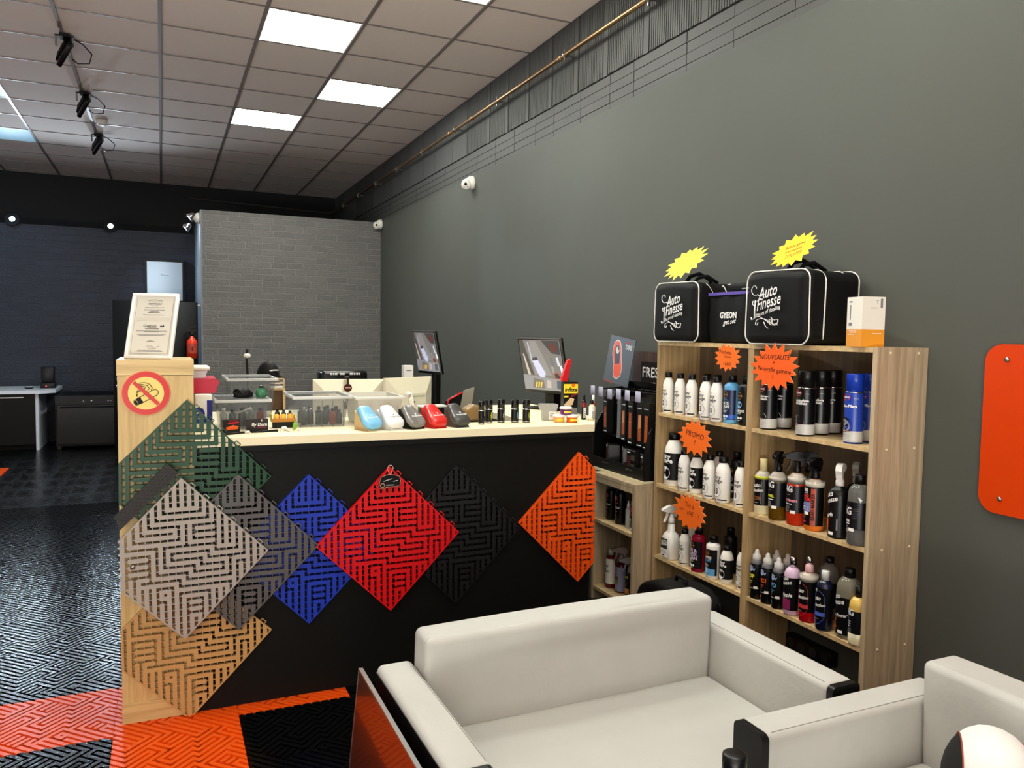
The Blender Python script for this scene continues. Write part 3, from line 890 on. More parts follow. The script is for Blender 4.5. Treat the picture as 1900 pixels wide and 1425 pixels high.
q = [Vector((0.0, 0.0)), Vector((0.0, 0.0)) + ux * 0.262, Vector((0.0, 0.0)) + ux * 0.235 + un * 0.045, Vector((0, 0)) + un * 0.05]
b.prism([(p.x, p.y) for p in q], 0.0, 0.014, M_RAMP); b.build('strip', t)
b = MB()
for r in range(4):
    for k in range(14):
        p = un * (0.006 + 0.0105 * r) + ux * (0.008 + 0.0165 * k + 0.008 * (r % 2))
        b.prism([((p + ux * a + un * c).x, (p + ux * a + un * c).y) for a, c in ((0, 0), (0.011, 0), (0.011, 0.0065), (0, 0.0065))], -0.0025, 0.0, M_RAMP)
b.build('tread_studs', t)
for x, z in ((-0.1, 0.565),):
    o = MB().lathe([(0.0085, -0.004), (0.0075, 0.004), (0, 0.0065)], STEEL, 16, M=Matrix.Rotation(PI / 2, 4, 'X')).build('screw_cap', None, (x, 2.892, z)); tag(o, 'round screw head holding the light grey tile', 'screw')
t = thing('key_tag', 'black car shaped tag on a pale string on the red tile', 'key tag', (0.79, 2.905, 0.8))
b = MB(); car = [(-0.044, -0.022), (-0.04, 0.004), (-0.034, 0.02), (-0.01, 0.027), (0.02, 0.024), (0.036, 0.018), (0.041, 0.0), (0.038, -0.018), (0.02, -0.02), (-0.016, -0.022), (-0.028, -0.028)]
b.prism(car, -0.005, 0.001, BLACK); b.build('tag_body', t)
b = MB(); b.tube([(x, -0.0055, z) for x, z in car], 0.0009, mat('tag_line', (205, 150, 130), 0.4), 5, closed=True); b.tube([(-0.03 + 0.008 * math.cos(a * PI / 7), -0.0055, -0.014 + 0.008 * math.sin(a * PI / 7)) for a in range(14)], 0.0013, mat('tag_line'), 5, closed=True)
b.tube([(-0.026, -0.0055, 0.002), (0.008, -0.0055, 0.011)], 0.0012, WINK, 5); b.tube([(0.012, -0.0055, 0.0), (0.03, -0.0055, 0.003)], 0.0012, WINK, 5); b.box(-0.016, 0.014, -0.0062, -0.005, -0.016, -0.011, GINK); b.build('printed_lines', t)
b = MB(); b.tube([(0, -0.002, 0.026), (-0.011, -0.004, 0.05), (-0.005, -0.001, 0.062), (0.006, 0.0, 0.062), (0.013, -0.003, 0.052), (0.001, -0.003, 0.026)], 0.0009, mat('pale_string', (235, 215, 195), 0.7), 5); b.build('string', t)

# ------------------------------------------------------------------ things standing on the counter (top at 0.985)
ZC = 0.9855


def can(x, y, h, r, col, label, rz=0.0):
    t = thing('spray_can', label, 'can', (x, y, ZC), rz, 'small black cans on the counter')
    k = 'can%.4f' % r
    part('body', k + 'b', lambda b: b.lathe([(r * 0.94, 0), (r, 0.003), (r, h * 0.56), (r * 0.9, h * 0.585)], BLACK, 20), t)
    part('cap', k + 'c', lambda b: b.lathe([(r * 1.0, h * 0.61), (r * 1.0, h * 0.985), (r * 0.9, h), (0, h)], mat('black_gloss', (8, 8, 8), 0.18), 20), t)
    part('silver_ring', k + 'r', lambda b: b.lathe([(r * 1.06, h * 0.575), (r * 1.09, h * 0.595), (r * 1.02, h * 0.615)], CHROME, 20), t)
    b = MB()
    if col:
        for i in range(4):
            b.text('L' if i % 2 else 'I', 0.012, col, (0.001 * (i % 2), h * (0.18 + 0.085 * i)), wrap=r + 0.0007, bold=0.03, shear=0.3)
        b.text('S', 0.018, col, (0.0, h * 0.3), wrap=r + 0.0008, bold=0.02)
    if col:
        b.build('label', t)
    part('base_ring', k + 'g', lambda b: b.lathe([(r * 1.005, 0.002), (r * 1.005, 0.006)], STEEL, 20), t)


can(1.234, 3.081, 0.099, 0.0129, None, 'slim plain black can at the left front of the row of five')
can(1.285, 3.122, 0.1, 0.0162, LIME, 'black can with a yellow green mark, second from the left', 0.3)
can(1.344, 3.126, 0.1, 0.0164, mat('silver_print', (190, 195, 200), 0.35), 'black can with a silver mark in the middle of the row', 0.3)
can(1.404, 3.113, 0.099, 0.0165, SKY, 'black can with a light blue mark, second from the right', 0.3)
can(1.451, 3.095, 0.099, 0.0165, LIME, 'black can with a green mark at the right end of the row', 0.3)


def soap(x, y, col, label, rz, rough=0.4, base=None, ink=WINK):
    """hand wash dispensers shaped like a rounded paint display shell, leaning back"""
    t = thing('colour_sample_shell', label, 'colour sample', (x, y, ZC), rz, 'coloured sample shells on the counter')
    m = mat('shell_' + '_'.join(map(str, col)), col, rough, coat=0.3)
    R = Matrix.Translation((0, 0, 0.004)) @ Matrix.Rotation(math.radians(-50), 4, 'X')
    prof = [(0.0, 0.016, 0.35), (0.004, 0.029, 0.7), (0.014, 0.038, 0.95), (0.028, 0.0425, 1.0), (0.044, 0.042, 0.95), (0.06, 0.038, 0.82), (0.074, 0.034, 0.8), (0.088, 0.0325, 0.9), (0.1, 0.031, 0.95), (0.11, 0.027, 0.8), (0.117, 0.019, 0.5), (0.12, 0.008, 0.2)]

    def shell(b):
        n = 14; vs = []; fs = []; k = n + 3
        for (u, hw, th) in prof:
            vs.append((-hw * 0.94, 0.0, u))
            for i in range(n + 1):
                a = PI * i / n
                f = -math.cos(a)
                d = 0.011 * min(1, th + 0.25) + 0.017 * th * (math.sin(a) ** 0.8)
                if rough < 0.3:
                    d -= 0.012 * th * math.exp(-((f * 0.9) ** 2) * 5)
                vs.append((hw * f, -d, u))
            vs.append((hw * 0.94, 0.0, u))
        for j in range(len(prof) - 1):
            for i in range(k - 1):
                fs.append((j * k + i, j * k + i + 1, (j + 1) * k + i + 1, (j + 1) * k + i))
            fs.append((j * k, (j + 1) * k, (j + 1) * k + k - 1, j * k + k - 1))
        fs.append(tuple(range(k))[::-1]); fs.append(tuple((len(prof) - 1) * k + i for i in range(k)))
        b.add(vs, fs, m, True, R)
    b = MB(); shell(b); b.build('shell', t)
    b = MB(); b.prism([(-0.002, 0.0), (0.092, 0.0), (0.092, 0.075), (0.0, 0.004)], -0.03, 0.03, base or m, 'YZ'); b.build('foot', t)
    if ink:
        b = MB()
        b.text('WORKSTUFF', 0.0088, ink, (0, 0.04), -0.0292, M=R, bold=0.03); b.text('v', 0.016, ink, (0, 0.053), -0.0285, M=R, bold=0.05); b.build('logo', t)


soap(0.752, 2.99, (120, 186, 226), 'light blue sample shell at the left of the five', 0.4, base=mat('tan_foot', (196, 168, 120), 0.5))
soap(0.842, 2.993, (226, 226, 224), 'white sample shell between the blue and the grey ones', 0.4, ink=GINK)
soap(0.932, 2.996, (118, 116, 112), 'shiny grey sample shell in the middle of the five', 0.4, 0.25, base=BLACK)
soap(1.024, 2.997, (204, 36, 30), 'red sample shell next to the dark one', 0.35)
soap(1.122, 2.999, (62, 61, 59), 'dark grey sample shell at the right of the five', 0.3, 0.55)

M_BINC = mat('clear_bin_plastic', (118, 124, 128), 0.15, alpha=0.25, spec=0.5)
M_BINF = mat('frosted_bin_plastic', (226, 224, 214), 0.35, alpha=0.72)
M_BINR = mat('bin_rim_plastic', (222, 224, 222), 0.2, alpha=0.6)


def bin_(x0, x1, y0, y1, z, h, label, m, rz=0.0):
    t = thing('storage_bin', label, 'storage bin', ((x0 + x1) / 2, (y0 + y1) / 2, z), rz, 'see-through storage bins on the counter')
    a, c = (x1 - x0) / 2, (y1 - y0) / 2; k = 0.86; th = 0.002
    b = MB()
    for (sa, sc) in ((1, 1), (1 - 0.012, 1 - 0.012)):
        vs = [(sx * a * k * sa, sy * c * k * sc, 0.001 if sa == 1 else 0.004) for sx, sy in ((-1, -1), (1, -1), (1, 1), (-1, 1))] + [(sx * a * sa, sy * c * sc, h) for sx, sy in ((-1, -1), (1, -1), (1, 1), (-1, 1))]
        b.add(vs, [(0, 1, 5, 4), (1, 2, 6, 5), (2, 3, 7, 6), (3, 0, 4, 7), (3, 2, 1, 0)], m)
    for k2 in range(5):
        f = -0.8 + 0.4 * k2
        b.box(f * a - 0.001, f * a + 0.001, -c * 0.9 - 0.009, -c * 0.9 + 0.002, 0.0, h * 0.85, m)
    b.build('tub', t)
    b = MB()
    for (q0, q1, p0, p1) in ((-a - 0.012, a + 0.012, -c - 0.012, -c), (-a - 0.012, a + 0.012, c, c + 0.012), (-a - 0.012, -a, -c, c), (a, a + 0.012, -c, c)):
        b.rbox(q0, q1, p0, p1, h - 0.012, h, M_BINR if m is M_BINC else m, 0.003, 2)
    b.build('rim', t)
    return t


tb = bin_(0.19, 0.375, 3.16, 3.4, ZC, 0.118, 'clear bin behind the two black product boxes, green bottle on its lid', M_BINC)
b = MB(); b.rbox(-0.098, 0.098, -0.132, 0.132, 0.118, 0.1205, M_BINC, 0.001, 1); b.build('lid', tb)
bin_(0.478, 0.69, 3.165, 3.43, ZC, 0.125, 'clear bin with dark bottles standing inside, beside the frosted one', M_BINC)
bin_(0.722, 0.908, 3.15, 3.4, ZC, 0.12, 'empty frosted bin behind the blue and white shells', M_BINF)
bin_(0.262, 0.452, 3.56, 3.86, ZC, 0.175, 'clear bin at the back under the desk lamp', M_BINC)


def jar(x, y, z, r, h, col, label, capcol=None, group='small bottles inside the clear bins'):
    t = thing('small_bottle', label, 'bottle', (x, y, z), 0, group)
    m = mat('jar_%d_%d_%d' % col, col, 0.3)
    part('body', 'jar%.3f%.3f%s' % (r, h, col), lambda b: b.lathe([(r * 0.92, 0), (r, 0.004), (r, h * 0.68), (r * 0.5, h * 0.8), (r * 0.45, h * 0.86)], m, 16), t)
    part('cap', 'jarc%.3f%.3f%s' % (r, h, capcol), lambda b: b.lathe([(r * 0.52, h * 0.84), (r * 0.52, h), (0, h)], capcol or BLACK, 14), t)


jc = [(60, 62, 60), (34, 38, 40), (46, 60, 56), (30, 34, 36), (150, 52, 36), (52, 54, 56)]
for k in range(6):
    jar(0.518 + 0.0285 * k, 3.21 + 0.012 * (k % 2), ZC + 0.0055, 0.0125, 0.072 - 0.006 * (k % 3), jc[k], 'small bottle in the clear bin, %s from its left end' % ['first', 'second', 'third', 'fourth', 'fifth, red,', 'sixth'][k], CHROME if k < 2 else None)
for k in range(5):
    jar(0.52 + 0.036 * k, 3.30, ZC + 0.0055, 0.014, 0.066 + 0.004 * (k % 2), (42 + 6 * k, 46, 48), 'small dark bottle in the back row of the clear bin with bottles')
cc = [(196, 198, 190), (120, 124, 126), (70, 74, 78), (165, 168, 150), (150, 60, 48)]
cl_ = ['pale', 'grey', 'dark grey', 'cream', 'reddish']
for k in range(5):
    jar(0.215 + 0.034 * k, 3.225 + 0.03 * (k % 2), ZC + 0.0055, 0.0145, 0.075 - 0.008 * (k % 2), cc[k], '%s small bottle inside the clear bin with the lid' % cl_[k], WHITE if k in (0, 3) else BLACK)
o = MB().tube([(0.26, 3.21, 1.045), (0.285, 3.205, 1.055), (0.315, 3.2, 1.067)], 0.0035, WHITE, 8).build('tube_brush'); tag(o, 'white stick slanting inside the clear bin with the lid', 'stick')
t = thing('perfume_bottle', 'round green bottle with a black cap on the lid of the clear bin', 'bottle', (0.352, 3.2, ZC + 0.1213))
b = MB(); b.lathe([(0.016, 0), (0.021, 0.004), (0.0225, 0.016), (0.02, 0.028), (0.008, 0.036), (0.007, 0.04)], mat('green_glass', (64, 128, 92), 0.1, trans=0.3), 20); b.build('body', t)
b = MB(); b.lathe([(0.009, 0.039), (0.009, 0.046)], BLACK, 16); b.lathe([(0.0085, 0.0462), (0, 0.0475)], CHROME, 16); b.build('cap', t)
b = MB()
rr = random.Random(5)
b.rbox(-0.03, 0.03, -0.02, 0.02, 0, 0.026, BLACKM, 0.012, 3, cuts=4, fn=lambda c: (c.x * (1 + 0.25 * math.sin(c.z * 300 + c.y * 150)), c.y * (1 + 0.2 * math.sin(c.x * 170)), max(0, c.z * (1 + 0.35 * math.sin(c.x * 140 + c.y * 90)))))
o = b.build('crumpled_glove', None, (0.285, 3.2, ZC + 0.1215)); tag(o, 'crumpled black glove lying on the lid of the clear bin', 'glove')


def display_box(x, y, w_, h, d, col, label, rz, art):
    t = thing('product_box', label, 'box', (x, y, ZC), rz)
    b = MB(); b.box(-w_ / 2, w_ / 2, 0, d, 0, h, mat('box_%d_%d_%d' % col, col, 0.4)); b.build('carton', t)
    b = MB(); art(b); b.build('print', t)


def art1(b):
    b.prism([(-0.018, 0.012), (0.022, 0.014), (0.026, 0.024), (0.005, 0.03), (-0.01, 0.024), (-0.02, 0.022)], -0.0006, -0.0002, ORANGE)
    b.prism([(-0.012, 0.034), (0.026, 0.037), (0.026, 0.042), (-0.012, 0.039)], -0.0006, -0.0002, RED)
    b.prism([(-0.01, 0.0435), (0.02, 0.0455), (0.02, 0.048), (-0.01, 0.046)], -0.0006, -0.0002, RED)


def art2(b):
    b.text('By Dom', 0.017, WINK, (0.006, 0.028), -0.0006, bold=0.02, shear=0.2); b.box(0.0, 0.03, -0.0006, -0.0002, 0.017, 0.019, PINK); b.prism([(0.012, 0.04), (0.018, 0.04), (0.015, 0.048)], -0.0006, -0.0002, WINK)


display_box(0.232, 3.075, 0.06, 0.05, 0.03, (20, 16, 15), 'little black box with an orange red picture near the green tile', 0.12, art1)
display_box(0.326, 3.085, 0.078, 0.048, 0.03, (38, 30, 27), 'little dark brown box with white script near the clear bin', 0.08, art2)
for (x0, y0, x1, y1, lb, tip) in ((0.208, 3.02, 0.29, 3.06, 'dark pen with a pale end in front of the orange picture box', 1), (0.3, 3.06, 0.395, 3.075, 'dark pen in front of the brown script box', 0)):
    t = thing('pen', lb, 'pen', (0, 0, ZC))
    b = MB(); b.tube([(x0, y0, 0.0042), (x1, y1, 0.0042)], 0.004, BLACK, 8); b.build('barrel', t)
    b = MB(); d = Vector((x1 - x0, y1 - y0, 0)).normalized(); e = Vector((x1, y1, 0.0042)); b.tube([e - d * (0.016 if tip else 0.004), e + d * 0.004], 0.0052 if tip else 0.0043, WHITE if tip else BLACK, 8); b.build('cap', t)

t = thing('bottle_rack', 'yellow tray on black legs holding small amber bottles', 'rack', (0.435, 3.2, ZC))
b = MB(); b.box(-0.045, 0.045, -0.02, 0.02, 0.024, 0.027, YELLOW); b.box(-0.046, 0.046, -0.021, -0.019, 0.024, 0.038, GOLD); b.box(-0.046, -0.043, -0.02, 0.02, 0.024, 0.055, YELLOW); b.box(0.043, 0.046, -0.02, 0.02, 0.024, 0.05, YELLOW); b.build('tray', t)
b = MB(); b.box(-0.042, 0.042, -0.014, 0.014, 0, 0.024, BLACK); b.build('stand', t)
for k in range(3):
    jar(0.408 + 0.0265 * k, 3.192, ZC + 0.0275, 0.0115, 0.034, (232, 176, 70), '%s amber bottle in the yellow tray' % ['leftmost', 'middle', 'rightmost'][k], None, 'amber bottles in the yellow tray')
for k in range(3):
    jar(0.414 + 0.024 * k, 3.209, ZC + 0.0275, 0.01, 0.046 - 0.004 * k, (30, 30, 30), 'black bottle in the back row of the yellow tray', None, 'black bottles in the back row of the yellow tray')
o = MB().add([(0, 0, 0), (0.01, -0.002, 0.01), (0.012, -0.002, 0.024), (0.004, 0, 0.036), (-0.005, 0.001, 0.026), (-0.007, 0, 0.01), (0.0, 0.003, 0.001), (0.01, 0.001, 0.011), (0.012, 0.001, 0.025), (0.004, 0.003, 0.036), (-0.005, 0.004, 0.027), (-0.007, 0.003, 0.011)],
           [(0, 1, 2, 3, 4, 5), (11, 10, 9, 8, 7, 6), (0, 6, 7, 1), (1, 7, 8, 2), (2, 8, 9, 3), (3, 9, 10, 4), (4, 10, 11, 5), (5, 11, 6, 0)], mat('leaf_green', (120, 170, 40), 0.4)).build('green_leaf_tag', None, (0.462, 3.09, ZC))
tag(o, 'small green leaf shape standing on the cream counter', 'leaf')
rr = random.Random(11)
for k, (x, y, r) in enumerate(((0.425, 3.1, 0.013), (0.437, 3.07, 0.008), (0.412, 3.055, 0.007), (0.475, 3.07, 0.006))):
    b = MB(); b.lathe([(r * 0.6, 0), (r, r * 0.5), (r * 0.8, r), (r * 0.3, r * 1.3), (0, r * 1.3)], mat('crystal', (238, 236, 226), 0.2), 8, power=3)
    o = b.build('pebble', None, (x, y, ZC)); tag(o, ['largest', 'second', 'third', 'smallest'][k] + ' of the whitish pebbles beside the green leaf', 'pebble', 'whitish pebbles on the counter')

# stack of boxes behind the post
t = thing('printed_carton', 'white carton with big blue letters behind the oak post', 'box', (0.16, 3.3, ZC))
b = MB(); b.rbox(-0.05, 0.012, -0.11, 0.12, 0, 0.138, WHITE, 0.006, 2); b.build('carton', t)
b = MB(); b.text('al', 0.115, mat('carton_blue', (30, 40, 140), 0.5), (-0.022, 0.066), -0.1106, bold=0.04); b.build('lettering', t)
b = MB()
b.prism([(-0.056, 0.14), (0.03, 0.14), (0.034, 0.165), (0.044, 0.18), (0.03, 0.196), (-0.056, 0.196)], -0.1, 0.1, mat('red_tray', (200, 30, 60), 0.3)); o = b.build('red_tray', None, (0.158, 3.32, ZC)); tag(o, 'raspberry red plastic tray on the white carton', 'tray')
t = thing('plastic_tub', 'white plastic tub with a lid on the red tray', 'tub', (0.118, 3.32, ZC + 0.197))
b = MB(); b.prism([(-0.04, 0), (0.032, 0), (0.04, 0.028), (-0.04, 0.028)], -0.08, 0.08, mat('tub_white', (222, 226, 232), 0.3, alpha=0.9)); b.build('tub', t)
b = MB(); b.rbox(-0.045, 0.05, -0.085, 0.085, 0.028, 0.044, WHITE, 0.006, 2); b.build('lid', t)

# behind: lamp, cap, organiser
M_OAKP = wood('pale_ply', (170, 132, 86), (206, 172, 122), 'Z')
t = thing('desk_organiser', 'pale wooden organiser with papers behind the yellow tray', 'organiser', (0.505, 3.95, 0.74))
b = MB(); b.box(-0.035, 0.04, 0.0, 0.2, 0.0, 0.34, mat('organiser_back', (92, 66, 42), 0.6)); b.box(0.03, 0.04, -0.02, 0.0, 0.0, 0.34, M_OAKP); b.box(-0.035, 0.03, -0.02, 0.0, 0.0, 0.03, M_OAKP); b.build('frame', t)
b = MB(); b.box(-0.035, 0.04, -0.02, 0.2, 0.34, 0.348, M_OAKP); b.box(-0.03, 0.034, -0.02, 0.18, 0.392, 0.398, M_OAKP); b.tube([(0.034, 0, 0.344), (0.038, 0, 0.37), (0.034, 0, 0.396)], 0.004, M_OAKP, 6); b.build('shelf', t)
for z in (0.35, 0.356, 0.372):
    o = MB().box(-0.03, 0.028 + (0.004 if z > 0.36 else 0), -0.025, 0.15, z, z + 0.005, PAPER).build('paper_stack', None, (0.505, 3.95, 0.74)); tag(o, {0.35: 'lowest', 0.356: 'middle', 0.372: 'topmost'}[z] + ' sheaf of paper in the wooden organiser', 'paper', 'papers in the wooden organiser')
t = thing('back_desk', 'white desk behind the counter carrying the monitors', 'desk', (1.1, 4.6, 0))
b = MB(); b.box(-0.75, 0.62, -0.68, 0.4, 0.71, 0.74, WHITE); b.build('desktop', t)
for sx in (-0.7, 0.57):
    for sy in (-0.64, 0.35):
        part('leg', 'desk_leg', lambda b: b.box(-0.025, 0.025, -0.025, 0.025, 0, 0.71, GREY), t, (sx, sy, 0))
t = thing('desk_lamp', 'thin black goose-neck lamp with a white head before the brick wall', 'lamp', (0.385, 4.05, 0.74))
b = MB(); b.lathe([(0.05, 0), (0.05, 0.012), (0.02, 0.02), (0, 0.02)], BLACK, 20); b.build('base', t)
b = MB(); b.tube([(0, 0, 0.015), (0.002, 0, 0.3), (-0.006, 0, 0.46), (-0.006, 0.0, 0.52), (-0.003, -0.01, 0.535)], 0.006, BLACK, 8); b.build('neck', t)
b = MB(); b.lathe([(0.0, -0.012), (0.014, -0.008), (0.0175, 0.0), (0.014, 0.01), (0, 0.013)], WHITE, 16, c=(-0.006, -0.012, 0.503)); b.build('head', t)


def ball_cap(t, R, crown, side, brim, pipe=None):
    def dome_(b):
        xs = [-0.085, -0.0825, -0.077, -0.067, -0.0545, -0.04, -0.02, 0.0, 0.02, 0.04, 0.0545, 0.067, 0.077, 0.0825, 0.085]
        n = 20; vs = []
        for x in xs:
            q = math.sqrt(max(0.0, 1 - (x / 0.085) ** 2))
            for i in range(n + 1):
                a = PI * i / n
                fold = 1 + (0.02 * math.exp(-((x - 0.012) / 0.008) ** 2) * math.sin(a * 2.2) if pipe else 0)
                vs.append((x, -0.1 * q * math.cos(a), 0.125 * (q * math.sin(a)) ** 0.86 * fold))
        b.mi(crown); b.mi(side)
        for j in range(len(xs) - 1):
            front = bool(pipe) and 4 <= j <= 9
            for i in range(n):
                q = [j * (n + 1) + i, j * (n + 1) + i + 1, (j + 1) * (n + 1) + i + 1, (j + 1) * (n + 1) + i]
                b.add([vs[k] for k in q], [(3, 2, 1, 0)], crown if front else side, True, R)
    b = MB(); dome_(b)
    if not pipe:
        b.lathe([(0.007, 0.122), (0.006, 0.128), (0, 0.13)], side, 10, M=R)
    me = b.mesh('crown'); bm = bmesh.new(); bm.from_mesh(me); bmesh.ops.remove_doubles(bm, verts=bm.verts[:], dist=0.0002); bm.to_mesh(me); bm.free(); link('crown', me, t)
    b = MB(); pts = [(0.078 * math.sin(a), -0.092 * math.cos(a)) for a in [(-1.2 + 2.4 * i / 12) for i in range(13)]] + [(0.072 * math.sin(a), -0.092 - 0.075 * math.cos(a) ** 0.7 if abs(a) < 1.5 else -0.04) for a in [(1.15 - 2.3 * i / 12) for i in range(13)]]
    vs = [(x, y, 0.012 - 4.0 * x * x) for x, y in pts]; n = len(vs)
    b.add(vs + [(x, y, z - 0.003) for x, y, z in vs], [tuple(range(n)), tuple(reversed(range(n, 2 * n)))] + [(i, n + i, n + (i + 1) % n, (i + 1) % n) for i in range(n)], brim, False, R); b.build('visor', t)
    if pipe:
        b = MB()
        for sx in (-1, 1):
            pts = []
            q = math.sqrt(1 - (0.0545 / 0.085) ** 2)
            for i in range(25):
                a = PI * i / 24
                pts.append(tuple(R @ Vector((sx * 0.0548, -0.1008 * q * math.cos(a), 0.126 * (q * math.sin(a)) ** 0.86))))
            b.tube(pts, 0.0016, pipe, 6)
        b.build('piping', t)


t = thing('baseball_cap', 'black cap with a white dash lying on the organiser', 'cap', (0.478, 4.04, 1.14), 0.35)
ball_cap(t, Matrix.Scale(0.62, 4), BLACKM, BLACKM, BLACKM)
b = MB(); b.tube([(-0.02, -0.0565, 0.032), (0.0, -0.0605, 0.0345), (0.024, -0.0575, 0.0335)], 0.0035, WINK, 8); b.build('logo', t)

M_MON = mat('ivory_monitor_back', (232, 224, 196), 0.4)


def monitor_back(x, y, rz, label, w_, h):
    t = thing('monitor', label, 'monitor', (x, y, 0.74), rz, 'ivory monitors on the back desk')
    b = MB(); a = w_ / 2; z0 = 0.06; z1 = z0 + h
    vs = [(-a, 0.0, z0), (a, 0.0, z0), (a, 0.0, z1), (-a, 0.0, z1), (-a * 0.56, -0.04, z0 + h * 0.22), (a * 0.56, -0.04, z0 + h * 0.22), (a * 0.56, -0.04, z1 - h * 0.32), (-a * 0.56, -0.04, z1 - h * 0.32)]
    b.add(vs, [(0, 1, 5, 4), (1, 2, 6, 5), (2, 3, 7, 6), (3, 0, 4, 7), (4, 5, 6, 7)], M_MON); b.box(-a, a, 0, 0.02, z0, z1, M_MON); b.box(-a * 0.5, a * 0.5, -0.0415, -0.0395, z1 - h * 0.38, z1 - h * 0.37, GINK); b.build('housing', t)
    b = MB(); b.box(-a + 0.012, a - 0.012, 0.02, 0.022, z0 + 0.02, z1 - 0.012, mat('dark_screen', (12, 12, 14), 0.15)); b.build('screen', t)
    b = MB(); b.rbox(-0.1, 0.1, -0.09, 0.09, 0, 0.012, M_MON, 0.004, 2); b.box(-0.03, 0.03, -0.05, -0.02, 0.01, z0 + 0.12, M_MON); b.build('stand', t)
    b = MB(); b.rbox(-0.03, 0.01, -0.046, -0.041, z0 + 0.07, z0 + 0.16, BLACK, 0.002, 1); b.box(-0.024, 0.002, -0.0468, -0.046, z0 + 0.145, z0 + 0.151, WINK); b.build('badge', t)


monitor_back(1.0, 4.6, -0.12, 'ivory monitor seen from behind, left of the pair', 0.41, 0.29)
monitor_back(1.355, 4.56, 0.42, 'ivory monitor seen from behind, right of the pair', 0.36, 0.3)
o = MB().box(-0.03, 0.03, 0, 0.06, 0.0, 0.42, PAPER).box(-0.015, 0.018, -0.001, 0, 0.385, 0.392, GINK).build('paper_binder', None, (1.43, 4.82, 0.74)); tag(o, 'cream binder standing behind the right ivory monitor', 'binder')
t = thing('espresso_machine', 'black glossy machine with white marks showing above the ivory monitor', 'appliance', (1.03, 4.85, 0.74))
b = MB(); b.rbox(-0.14, 0.145, 0, 0.2, 0, 0.385, mat('black_gloss'), 0.02, 3); b.build('body', t)
b = MB(); [b.box(x, x + w_, -0.0012, 0, 0.362, 0.374, WINK) for x, w_ in ((-0.09, 0.012), (-0.074, 0.008), (-0.062, 0.016), (-0.03, 0.01), (-0.016, 0.014), (0.03, 0.02), (0.055, 0.01), (0.07, 0.012), (0.086, 0.008))]; b.build('lettering', t)
t = thing('round_badge', 'round brown badge on a chrome clip over the ivory monitor edge', 'badge', (0.982, 4.545, 1.043))
b = MB(); b.prism(circle(0.0235, 28), -0.008, 0.0, mat('badge_brown', (70, 38, 28), 0.25)); b.box(-0.017, 0.017, -0.0085, -0.008, -0.002, 0.004, mat('badge_pink', (210, 160, 140), 0.4)); b.build('disc', t)
b = MB(); b.box(-0.007, 0.007, -0.006, 0.0, 0.018, 0.06, CHROME); b.box(-0.011, 0.011, -0.006, 0.05, 0.056, 0.064, CHROME); b.build('clip', t)


def cctv(b, w_, h, y):
    m = lambda n, c: mat('cctv_' + n, c, 0.3, emit=0.8)
    q = lambda pts, n, c, d: b.add([((x - 0.5) * w_, y - d, z * h) for x, z in pts], [tuple(range(len(pts)))], m(n, c))
    q([(0, 0), (1, 0), (1, 1), (0, 1)], 'ground', (108, 106, 104), 0)
    q([(0, 0.3), (0.28, 0.3), (0.1, 1), (0, 1)], 'verge', (70, 68, 64), 0.0003)
    q([(0.26, 0.98), (0.42, 0.98), (0.72, 0.3), (0.3, 0.3)], 'road', (124, 122, 120), 0.0003)
    q([(0.06, 0.72), (0.09, 0.72), (0.2, 0.3), (0.13, 0.3)], 'line1', (168, 158, 150), 0.0005)
    q([(0.2, 0.95), (0.235, 0.95), (0.3, 0.55), (0.25, 0.55)], 'line2', (150, 152, 160), 0.0005)
    q([(0.28, 0.58), (0.42, 0.6), (0.57, 0.34), (0.53, 0.26), (0.42, 0.26), (0.36, 0.36)], 'van_roof', (176, 178, 208), 0.0007)
    q([(0.28, 0.64), (0.4, 0.66), (0.42, 0.6), (0.28, 0.58)], 'van_front', (58, 58, 66), 0.0006)
    q([(0.55, 0.99), (0.98, 0.99), (0.98, 0.72), (0.78, 0.74)], 'sheds', (64, 62, 62), 0.0005)
    q([(0.74, 0.92), (0.84, 0.95), (0.92, 0.8), (0.8, 0.76)], 'shed_red', (92, 52, 44), 0.0008)
    for k, (x, z, c) in enumerate(((0.86, 0.66, (178, 184, 196)), (0.72, 0.66, (96, 98, 100)), (0.72, 0.48, (130, 132, 136)), (0.93, 0.5, (206, 212, 222)))):
        q([(x, z), (x + 0.05, z + 0.01), (x + 0.09, z - 0.16), (x + 0.03, z - 0.17)], 'car%d' % k, c, 0.0008)
    q([(0.74, 0.36), (0.86, 0.38), (0.96, 0.28), (0.9, 0.22), (0.78, 0.24)], 'car_ring', (140, 84, 70), 0.0008)
    q([(0.78, 0.34), (0.86, 0.35), (0.92, 0.28), (0.88, 0.25), (0.8, 0.26)], 'car_in', (60, 56, 56), 0.001)
    q([(0.0, 0.0), (1, 0.0), (1, 0.22), (0.0, 0.3)], 'inset', (128, 128, 132), 0.0009)
    q([(0.2, 0.04), (0.5, 0.03), (0.5, 0.2), (0.25, 0.24)], 'inset2', (104, 98, 88), 0.0011)
    for k in range(3):
        q([(0.27 + 0.06 * k, 0.05), (0.3 + 0.06 * k, 0.05), (0.34 + 0.06 * k, 0.16), (0.31 + 0.06 * k, 0.16)], 'stripe', (214, 180, 60), 0.0013)
    q([(0.56, 0.05), (0.66, 0.05), (0.68, 0.2), (0.58, 0.21)], 'inset3', (168, 158, 156), 0.0012)
    q([(0.8, 0.04), (0.95, 0.03), (0.95, 0.2), (0.82, 0.21)], 'inset4', (72, 80, 92), 0.0012)


